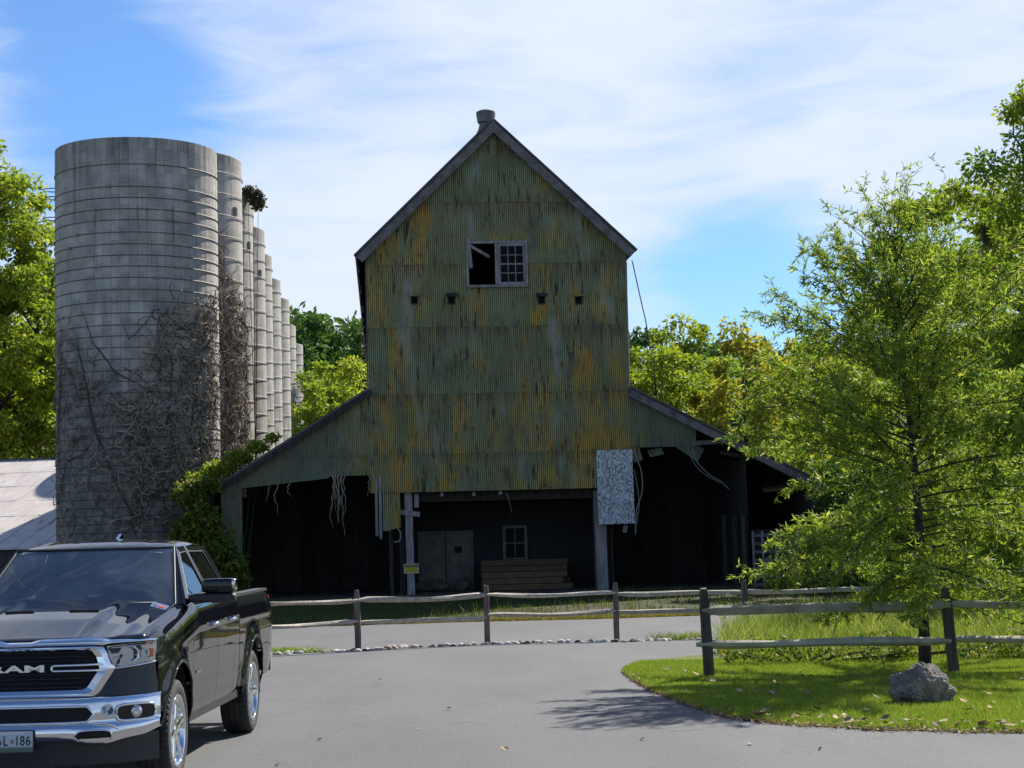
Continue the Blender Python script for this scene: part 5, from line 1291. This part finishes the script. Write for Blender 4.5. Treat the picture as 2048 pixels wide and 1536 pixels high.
    xs_ = np.linspace(.645, .955, 22); m = MB(); m.grid(lambda x, q: (sd * x, FY(x, hz(x)[0]) - .006, hz(x)[0] + (hz(x)[1] - hz(x)[0]) * q), xs_, np.linspace(0, 1, 5)); m.build('housing', M_REFL, hl, smooth=True)
    m = MB(); m.grid(lambda x, q: (sd * x, FY(x, 1.0) - .008 - .034 * math.sin(math.pi * min(max(q, .0), 1)) ** .3 * min(1, (x - .640) / .03), hz(x)[0] + (hz(x)[1] - hz(x)[0]) * q), xs_, np.linspace(0, 1, 9)); m.build('lens', M_LENS, hl, smooth=True)
    for hx, hz_, r in ((.80, 1.058, .055), (.705, 1.015, .030), (.88, 1.06, .032)):
        o = MB().lathe([(0, .0), (r * .5, .002), (r * .85, -.012), (r, -.022), (r * 1.08, -.020)], 18, axis='y').build('reflector_bowl', M_CHROME, hl, smooth=True); o.location = (sd * hx, FY(hx, 1.0) - .004, hz_); o.rotation_euler[2] = sd * (.25 if hx < .85 else .5)
    for pts in ([(.66, 1.108), (.74, 1.110), (.72, 1.07), (.675, 1.068)], [(.735, 1.06), (.75, 1.06), (.715, .975), (.70, .975)], [(.835, 1.12), (.86, 1.12), (.87, 1.09), (.845, 1.08)]):
        MB().prism([(sd * a, FY(a, 1.0) - .012, b) for a, b in pts], (0, -.008, 0)).build('inner_bezel', M_GBLK, hl)
    MB().prism([(sd * a, FY(a, 1.0) - .012, b) for a, b in [(.905, 1.09), (.938, 1.095), (.938, 1.03), (.91, 1.025)]], (sd * .006, -.020, 0)).build('side_marker', M_AMBER, hl)
    m = MB(); P = [(sd * x, FY(x, 1.0) - .02, hz(x)[0]) for x in xs_]; m.tube(P, .008, 5); m.build('lower_trim', M_CHROME, hl, smooth=True)
# front fascia
MB().grid(lambda x, z: (x, FY(x, z), z), np.linspace(-.965, .965, 60), np.linspace(.58, 1.15, 14)).build('front_panel', M_PAINT, TK, smooth=True)
# hood
def hoodp(u, v):
    x = .888 * u; yf = FY(x, 1.16) - .012; yr = .50 + .13 * u * u; y = yf + (yr - yf) * v; e = tk_top(max(y, -.95)); a = abs(u)
    z = e + .050 * (1 - a ** 2.2) * (.35 + .65 * min(1, v * 1.6)) + .012
    dome = min(1, max(0, (.56 - a) / .12)); dome = dome * dome * (3 - 2 * dome); z += .030 * dome * min(1, v * 2.2 + .15)
    crease = math.exp(-((a - .80) / .05) ** 2); z += .008 * crease
    if a > .97: z -= .02 * (a - .97) / .03
    roll = max(0, 1 - v / .05); z -= .045 * roll ** 2
    return (x, y, z)
hood = MB().grid(hoodp, np.linspace(-1, 1, 90), [0, .008, .02, .035, .05] + list(np.linspace(.08, 1, 26))).build('hood', M_PAINT, TK, smooth=True)
for sd in (1, -1):
    a, b = hoodp(.16 * sd, .63), hoodp(.42 * sd, .63); m = MB(); m.beam((a[0], a[1], a[2] + .004), (b[0], b[1], b[2] + .004), .045, .012); m.build('hood_vent', M_GBLK, hood)
    bd = empty('badge', hoodp(.86 * sd, .86)); bd.parent = hood; bd.rotation_euler = (rad(14), sd * rad(16), 0)
    MB().b2(-.065, .065, -.06, .06, .006, .014).build('badge_plate', M_CHROME, bd)
    MB().b2(-.01, .045, -.035, .02, .014, .017).build('badge_mark', pm('badge red', (.35, .02, .02), .4), bd); MB().b2(-.05, -.02, -.035, .03, .014, .017).build('badge_mark', pm('badge dark', (.04, .05, .09), .4), bd)
# chrome trim above the grille
def zt(x):
    a = abs(x); return float(np.interp(a, [0, .09, .16, .58, .66, .95], [1.168, 1.168, 1.188, 1.192, 1.172, 1.160])), float(np.interp(a, [0, .58, .645, .66, .95], [1.138, 1.138, 1.130, 1.142, 1.148]))
xs_ = np.linspace(-.955, .955, 96)
m = MB(); m.grid(lambda x, q: (x, FY(x, 1.17) - (.02 + .045 * math.sin(math.pi * (.12 + .76 * q))) * (1 if abs(x) < .64 else .6) + (.03 * q), zt(x)[1] + (zt(x)[0] - zt(x)[1]) * q), xs_, np.linspace(0, 1, 7)); m.build('hood_trim', M_CHROME, TK, smooth=True)
# grille
gr = empty('grille'); gr.parent = TK
def hexloop(pts, n=16):
    full = pts + [(-a, b) for a, b in reversed(pts)]; out = []
    for i in range(len(full)):
        a, b = full[i], full[(i + 1) % len(full)]
        for k in range(n): out.append((a[0] + (b[0] - a[0]) * k / n, a[1] + (b[1] - a[1]) * k / n))
    return out
def soften(L, it=3):
    for _ in range(it): L = [((L[i - 1][0] + 2 * L[i][0] + L[(i + 1) % len(L)][0]) / 4, (L[i - 1][1] + 2 * L[i][1] + L[(i + 1) % len(L)][1]) / 4) for i in range(len(L))]
    return L
outer = soften(hexloop([(.0, 1.128), (.615, 1.128), (.66, 1.05), (.705, .965), (.60, .79), (.56, .765), (.0, .765)]), 4)
inner = soften(hexloop([(.0, 1.106), (.535, 1.106), (.575, 1.05), (.60, .965), (.52, .835), (.49, .815), (.0, .815)]), 4)
n = len(outer); m = MB(); L3 = []
for Lp, o_ in ((outer, .0), (outer, .030), ([(a[0] * .55 + b[0] * .45, a[1] * .55 + b[1] * .45) for a, b in zip(outer, inner)], .052), (inner, .040), (inner, .004)):
    L3.append([(x, FY(x, z) - o_, z) for x, z in Lp])
for k in range(4): m.add(L3[k] + L3[k + 1], [(i, (i + 1) % n, n + (i + 1) % n, n + i) for i in range(n)])
m.build('frame', M_CHROME, gr, auto=50)
m = MB(); m.grid(lambda s, z: (s * float(np.interp(z, [.80, .84, .965, 1.05, 1.11], [.50, .53, .61, .585, .55])), FY(s * .55, z) - .006, z), np.linspace(-1, 1, 30), np.linspace(.80, 1.11, 8)); m.build('mesh', M_DARK, gr, smooth=True)
for z in np.linspace(.835, 1.09, 9):
    if abs(z - .975) < .035: continue
    hw = float(np.interp(z, [.80, .84, .965, 1.05, 1.11], [.50, .53, .605, .58, .55])); MB().tube([(x, FY(x, z) - .020, z) for x in np.linspace(-hw, hw, 15)], .007, 5).build('bar', M_GBLK, gr, smooth=True)
for sd in (1, -1):
    P = [(.625, .996), (.40, .996), (.275, .996), (.262, .990), (.257, .976), (.262, .962), (.275, .956), (.40, .956), (.625, .952)]
    MB().tube([(sd * x, FY(x, z) - .045, z) for x, z in P], .0095, 8).build('bracket', M_CHROME, gr, smooth=True)
o = text_mesh('RAM', .070, .010, 'letters', M_SATIN, gr, 3.0, .0022); o.rotation_euler = (rad(90), 0, 0); o.location = (0, FY(0, .97) - .046, .976)
# bumper
def BY(x): return -1.02 + .40 * (abs(x) / 1.0) ** 3.2
PZ = [(.745, .13), (.762, .06), (.762, .035), (.748, .004), (.715, -.012), (.60, -.012), (.575, -.008), (.556, -.030), (.535, -.044), (.47, -.040), (.445, -.02), (.435, .05)]
def zlow(x): a = abs(x); return float(np.interp(a, [0, .40, .52, .66, .76, .90, .99], [0, 0, -.03, -.03, .0, .02, .07]))
def bump_p(x, k):
    z, dy = PZ[k]; z += zlow(x) * (1 if z < .5 else (.3 if z < .56 else 0)); return (x, BY(x) + dy, z)
bp = MB().grid(lambda x, k: bump_p(x, int(k)), np.linspace(-.995, .995, 90), list(range(len(PZ)))).build('bumper', M_CHROME, TK, smooth=True)
def BPF(x, z, off): return (x, BY(x) + float(np.interp(z, [p[0] for p in reversed(PZ[3:])], [p[1] for p in reversed(PZ[3:])])) - off, z)
def pill(name, cx, cz, hw, hh, mat, parent, off, e=4, lip=None):
    us = np.linspace(-1, 1, 25); f = lambda u: (1 - abs(u) ** e) ** (1 / e)
    m = MB(); m.grid(lambda u, q: BPF(cx + u * hw, cz + q * hh * f(u), off), us, [-1, -.33, .33, 1]); o = m.build(name, mat, parent, smooth=True, recalc=False)
    if lip:
        P = [BPF(cx + u * hw, cz + hh * f(u), off + .004) for u in us] + [BPF(cx + u * hw, cz - hh * f(u), off + .004) for u in us[::-1][1:]]
        MB().tube(P, lip, 6).build('trim_ring', M_CHROME, o, smooth=True)
    return o
pill('air_intake', 0, .640, .575, .058, M_DARK, bp, .006, 10, .010)
for sd in (1, -1):
    fo = pill('fog_pocket', sd * .845, .635, .125, .060, M_GBLK, bp, .006, 4, .011)
    o = MB().lathe([(0, -.004), (.02, -.012), (.036, -.008), (.040, .0), (.046, .002)], 20, axis='y').build('fog_lamp', M_REFL, fo, smooth=True); o.location = BPF(sd * .85, .638, .012); o.rotation_euler[2] = sd * .45
    pill('tow_hook_opening', sd * .575, .478, .125, .045, M_DARK, bp, .010, 3, .006)
    MB().tube([BPF(sd * x, z, .012) for x, z in ((.56, .572), (.64, .568), (.70, .550), (.745, .520))], [.006, .011, .011, .005], 6).build('crease_trim', M_CHROME, bp, smooth=True)
# round sticker on the bumper
st = empty('sticker', BPF(.665, .655, .006)); st.parent = bp; st.rotation_euler[2] = .32
MB().lathe([(0, -.002), (.050, -.002), (.050, .0)], 28, axis='y').build('sticker_disc', pm('sticker white', (.62, .63, .64), .4), st)
M_STK = pm('sticker blue', (.05, .08, .13), .5)
MB().prism([(.008, -.0035, -.03), (.038, -.0035, -.018), (.040, -.0035, .012), (.022, -.0035, .030), (.016, -.0035, .010), (-.002, -.0035, .002)], (0, -.001, 0)).build('sticker_mark', M_STK, st)
mb = MB()
for k in range(4): MB().b2(-.036 + .003 * k, -.010 - .002 * k, -.0045, -.003, .022 - k * .013, .029 - k * .013).build('sticker_line', M_STK, st)
# valance and air dam
MB().grid(lambda x, z: (x, BY(x * 1.02) + .05 + .05 * (.46 - z), z), np.linspace(-.97, .97, 40), [.26, .34, .47]).build('air_dam', M_PLAS, TK, smooth=True)
# licence plate
lp = empty('licence_plate', (0, BY(0) - .062, .385)); lp.parent = TK
def m_plate():
    t = NT('plate'); v = t.coords(); s = t.n('ShaderNodeSeparateXYZ'); t.t.links.new(v, s.inputs[0])
    c = t.mix(t.rng(s.outputs[2], .025, .05), (.10, .16, .12), (.52, .58, .66)); t.bsdf(c, .4); return t.m
MB().b2(-.1525, .1525, 0, .004, 0, .1525).build('plate_panel', m_plate(), lp)
for nm, b4 in (('plate_edge', (-.16, .16, .1525, .160)), ('plate_edge', (-.16, .16, -.008, -.0)), ('plate_edge', (-.16, -.1525, 0, .1525)), ('plate_edge', (.1525, .16, 0, .1525))): MB().b2(b4[0], b4[1], -.003, .006, b4[2], b4[3]).build(nm, M_PLAS, lp)
MB().b2(-.085, .085, -.002, -.0006, .130, .146).build('plate_band', pm('plate band', (.70, .70, .68), .4), lp)
M_PINK = pm('plate ink', (.02, .03, .03), .5)
for ch, x in (('6', -.098), ('L', -.050), ('1', .035), ('8', .075), ('6', .118)):
    o = text_mesh(ch, .098, .001, 'plate_character', M_PINK, lp, .78, .001); o.rotation_euler = (rad(90), 0, 0); o.location = (x, -.0025, .078)
MB().b2(-.013, .010, -.002, -.0008, .062, .090).build('plate_shield', pm('plate shield', (.40, .18, .10), .5), lp)
# windshield, roof, cabin
def wsp(u, s): x = u * (.835 + (.685 - .835) * s); return (x, .57 + .12 * u * u + s * (.72 - .04 * u * u) - .03 * math.sin(math.pi * s) * (1 - u * u), 1.362 + .478 * s)
ws = MB().grid(wsp, np.linspace(-1, 1, 30), np.linspace(0, 1, 14)).build('windshield', M_WSH, TK, smooth=True)
m = MB(); m.grid(lambda u, s: (wsp(u, s)[0], wsp(u, s)[1] + .012, wsp(u, s)[2]), np.linspace(-.2, .2, 8), np.linspace(.72, 1, 6)); m.build('camera_cover', M_DARK, ws, smooth=True)
p = wsp(.80, .90); MB().b2(p[0] - .04, p[0] + .04, p[1] + .008, p[1] + .014, p[2] - .012, p[2] + .012).build('toll_tag', pm('toll tag', (.75, .78, .76), .5), ws)
# black ceramic band round the glass
m = MB(); fr2 = [wsp(u, 0) for u in np.linspace(-1, 1, 20)] + [wsp(1, s) for s in np.linspace(.05, 1, 10)] + [wsp(u, 1) for u in np.linspace(.9, -1, 20)] + [wsp(-1, s) for s in np.linspace(.95, 0, 10)]
MB().tube([(q[0], q[1] - .004, q[2]) for q in fr2], .012, 6).build('windshield_seal', M_PLAS, ws, smooth=True)
def roofp(u, s):
    x = u * .705; y0 = wsp(u * .99, 1)[1] + .005; y = y0 + s * (2.68 - y0); zc = float(np.interp(s, [0, .04, .15, .5, .85, 1], [1.848, 1.868, 1.900, 1.928, 1.912, 1.868])); a = abs(u)
    g = 0
    for c_ in (.28, .62): g -= .007 * math.exp(-((a - c_) / .03) ** 2) * min(1, max(0, (s - .08) * 8))
    return (x, y, zc - .03 * a * a - .035 * a ** 8 + g)
roof = MB().grid(roofp, np.linspace(-1, 1, 64), list(np.linspace(0, .2, 8)) + list(np.linspace(.24, 1, 14))).build('roof', M_PAINT, TK, smooth=True)
o = MB().prism([(0, 2.05, 1.915), (0, 2.25, 1.91), (0, 2.25, 1.955), (0, 2.20, 1.972)], (.03, 0, 0)).build('antenna_fin', M_CHROME, roof)
MB().grid(lambda u, s: (u * (.705 + .205 * s), 2.68 + .13 * s, 1.868 - .03 * u * u - .46 * s), np.linspace(-1, 1, 10), np.linspace(0, 1, 5)).build('rear_window', M_TINT, TK, smooth=True)
cb = empty('cabin'); cb.parent = TK
MB().b2(-.84, .84, .60, 2.76, .55, .60).build('floor', M_CAB, cb)
MB().prism([(-.80, .64, 1.33), (-.80, .80, 1.375), (-.80, 1.02, 1.33), (-.80, 1.05, .95), (-.80, .64, .95)], (1.60, 0, 0)).build('dashboard', M_CAB, cb)
MB().lathe([(0, .07), (.14, .06), (.20, .0)], 20, (.40, .97, 1.33)).build('gauge_hood', M_DASH, cb, smooth=True)
MB().tube([(-.40 + .30 * s, .80 + .05 * math.sin(s * 3), 1.385) for s in np.linspace(0, 1, 8)], [.01, .03, .035, .03, .03, .02, .02, .01], 6).build('dash_cloth', M_DASH, cb, smooth=True)
sw = empty('steering_wheel', (.40, 1.12, 1.33)); sw.parent = cb; sw.rotation_euler = (rad(62), 0, 0)
MB().tube([(.185 * math.cos(a), .185 * math.sin(a), 0) for a in np.linspace(0, 2 * math.pi, 29)], .016, 8, False).build('rim', M_DASH, sw, smooth=True); MB().b2(-.17, .17, -.03, .03, -.02, .02).build('spoke', M_DASH, sw)
for sx in (.40, -.40):
    s_ = empty('seat', (sx, 1.45, .6)); s_.parent = cb; sup((0, 0, .22), (.25, .26, .10)).build('cushion', M_CAB, s_, smooth=True); sup((0, .28, .58), (.24, .09, .36)).build('backrest', M_CAB, s_, smooth=True); sup((0, .32, 1.03), (.13, .05, .09)).build('headrest', M_CAB, s_, smooth=True)
sup((0, 2.55, 1.0), (.72, .10, .40)).build('rear_bench', M_CAB, cb, smooth=True)
MB().b2(-.10, .10, 1.16, 1.19, 1.68, 1.74).build('rear_view_mirror', M_PLAS, cb)
# wipers
for x0, x1 in ((-.62, .05), (.02, .66)):
    P = [wsp(u, s) for u, s in ((x0 / .8, .02), ((x0 + x1) / 1.6, .05), (x1 / .8, .035))]; MB().tube([(q[0], q[1] - .025, q[2] + .008) for q in P], .010, 5).build('wiper', M_PLAS, TK, smooth=True)
MB().grid(lambda u, s: (.86 * u, .50 + .13 * u * u + s * .10, tk_top(.55) - .02 + .02 * (1 - u * u) + .0 * s), np.linspace(-1, 1, 16), [0, .5, 1]).build('cowl', M_PLAS, TK, smooth=True)
# bed, tailgate, rear end, chassis
m = MB(); m.b2(-.86, .86, 2.84, 4.88, .75, .79); m.build('bed_floor', M_PLAS, TK); MB().b2(-.88, .88, 2.83, 2.87, .75, 1.33).build('bed_front', M_PAINT, TK)
for sd in (1, -1):
    MB().b2(sd * .80, sd * .86, 2.87, 4.88, .79, 1.33).build('bed_inner_wall', M_PLAS, TK); MB().b2(sd * .80, sd * .925, 2.83, 4.92, 1.345, 1.372).build('bed_rail_cap', M_PLAS, TK)
    MB().b2(sd * .86, sd * .945, 4.86, 4.95, .92, 1.30).build('tail_light', M_REDL, TK)
MB().b2(-.86, .86, 4.88, 4.945, .72, 1.36).build('tailgate', M_PAINT, TK); MB().b2(-.95, .95, 4.95, 5.10, .50, .70).build('rear_bumper', M_CHROME, TK)
MB().b2(-.42, .42, -.6, 4.8, .42, .58).build('chassis', M_DARK, TK); MB().b2(-.85, .85, -.35, .56, .62, .9).build('engine_bay', M_DARK, TK); MB().b2(-.55, .55, .75, 2.7, .36, .46).build('underbody', M_DARK, TK)
for yc in (0, WB): MB().tube([(-.75, yc, AZ), (.75, yc, AZ)], .06, 10).build('axle', M_DARK, TK, smooth=True)
MB().tube([(.45, 1.9, .33), (.45, 2.35, .33)], .08, 12).build('muffler', M_DARK, TK, smooth=True)
# door lettering
for k, (w, h) in enumerate(((.03, .022), (.022, .022), (.026, .024), (.018, .018), (.02, .018), (.018, .02))):
    y = .72 + k * .032; MB().b2(1.0, 1.006, y, y + w * .8, .795, .795 + h).build('door_badge', M_CHROME, TK)
# wheels
tyre = MB(); prof = [(.283, -.11), (.30, -.132), (.335, -.139), (.372, -.134), (.392, -.122), (.401, -.098), (.405, -.062), (.395, -.058), (.395, -.046), (.405, -.042), (.406, -.006), (.395, -.003), (.395, .009), (.406, .012), (.405, .046), (.395, .050), (.395, .058), (.405, .062), (.401, .098), (.392, .122), (.372, .134), (.335, .139), (.30, .132), (.283, .11)]
n = 144; vs = []
for i in range(n):
    a = 2 * math.pi * i / n; cut = (i % 3 == 0)
    for r, h in prof:
        rr_ = r - (.011 if cut and r > .385 and abs(h) > .05 else 0); vs.append((h, rr_ * math.cos(a), rr_ * math.sin(a)))
k = len(prof); TYRE = MB().add(vs, [(i * k + j, ((i + 1) % n) * k + j, ((i + 1) % n) * k + j + 1, i * k + j + 1) for i in range(n) for j in range(k - 1)]).mesh('tyre'); fixn(TYRE); TYRE.materials.append(M_TYRE)
rimm = MB().lathe([(.285, .118), (.290, .132), (.278, .136), (.266, .128), (.258, .09), (.25, -.10), (.28, -.12)], 64, axis='x'); RIM = rimm.mesh('rim'); fixn(RIM); RIM.materials.append(M_CHROME); RIM.polygons.foreach_set('use_smooth', [True] * len(RIM.polygons))
sp = MB()
secs = [(.055, .105, .050), (.12, .112, .038), (.19, .110, .036), (.235, .112, .046), (.268, .118, .062)]
vs = []
for r, h, w in secs:
    for hh, ww in ((h - .05, w * 1.15), (h - .008, w), (h + .006, w * .55), (h + .006, -w * .55), (h - .008, -w), (h - .05, -w * 1.15)): vs.append((hh, ww, r))
fs = [(i * 6 + j, i * 6 + j + 1, (i + 1) * 6 + j + 1, (i + 1) * 6 + j) for i in range(len(secs) - 1) for j in range(5)]
SPOKE = MB().add(vs, fs).mesh('spoke'); fixn(SPOKE); SPOKE.materials.append(M_CHROME); SPOKE.polygons.foreach_set('use_smooth', [True] * len(SPOKE.polygons)); SPOKE.set_sharp_from_angle(angle=rad(40))
HUB = MB().lathe([(0, .125), (.045, .122), (.062, .108), (.085, .10), (.088, .03)], 28, axis='x').mesh('hub_cap'); fixn(HUB); HUB.materials.append(M_CHROME); HUB.polygons.foreach_set('use_smooth', [True] * len(HUB.polygons))
DISC = MB().lathe([(0, .03), (.17, .03), (.17, .0), (.245, .0), (.245, -.1)], 28, axis='x').mesh('brake_disc'); DISC.materials.append(M_DARK)
for sd in (1, -1):
    for yc in (0, WB):
        w = empty('wheel', (sd * .862, yc, AZ)); w.parent = TK; w.rotation_euler = (R.uniform(0, 1), 0, 0 if sd > 0 else math.pi)
        inst('tyre', TYRE, w); inst('rim', RIM, w); inst('hub_cap', HUB, w); inst('brake_disc', DISC, w)
        for k in range(6): inst('spoke', SPOKE, w, rot=(k * math.pi / 3, 0, 0))
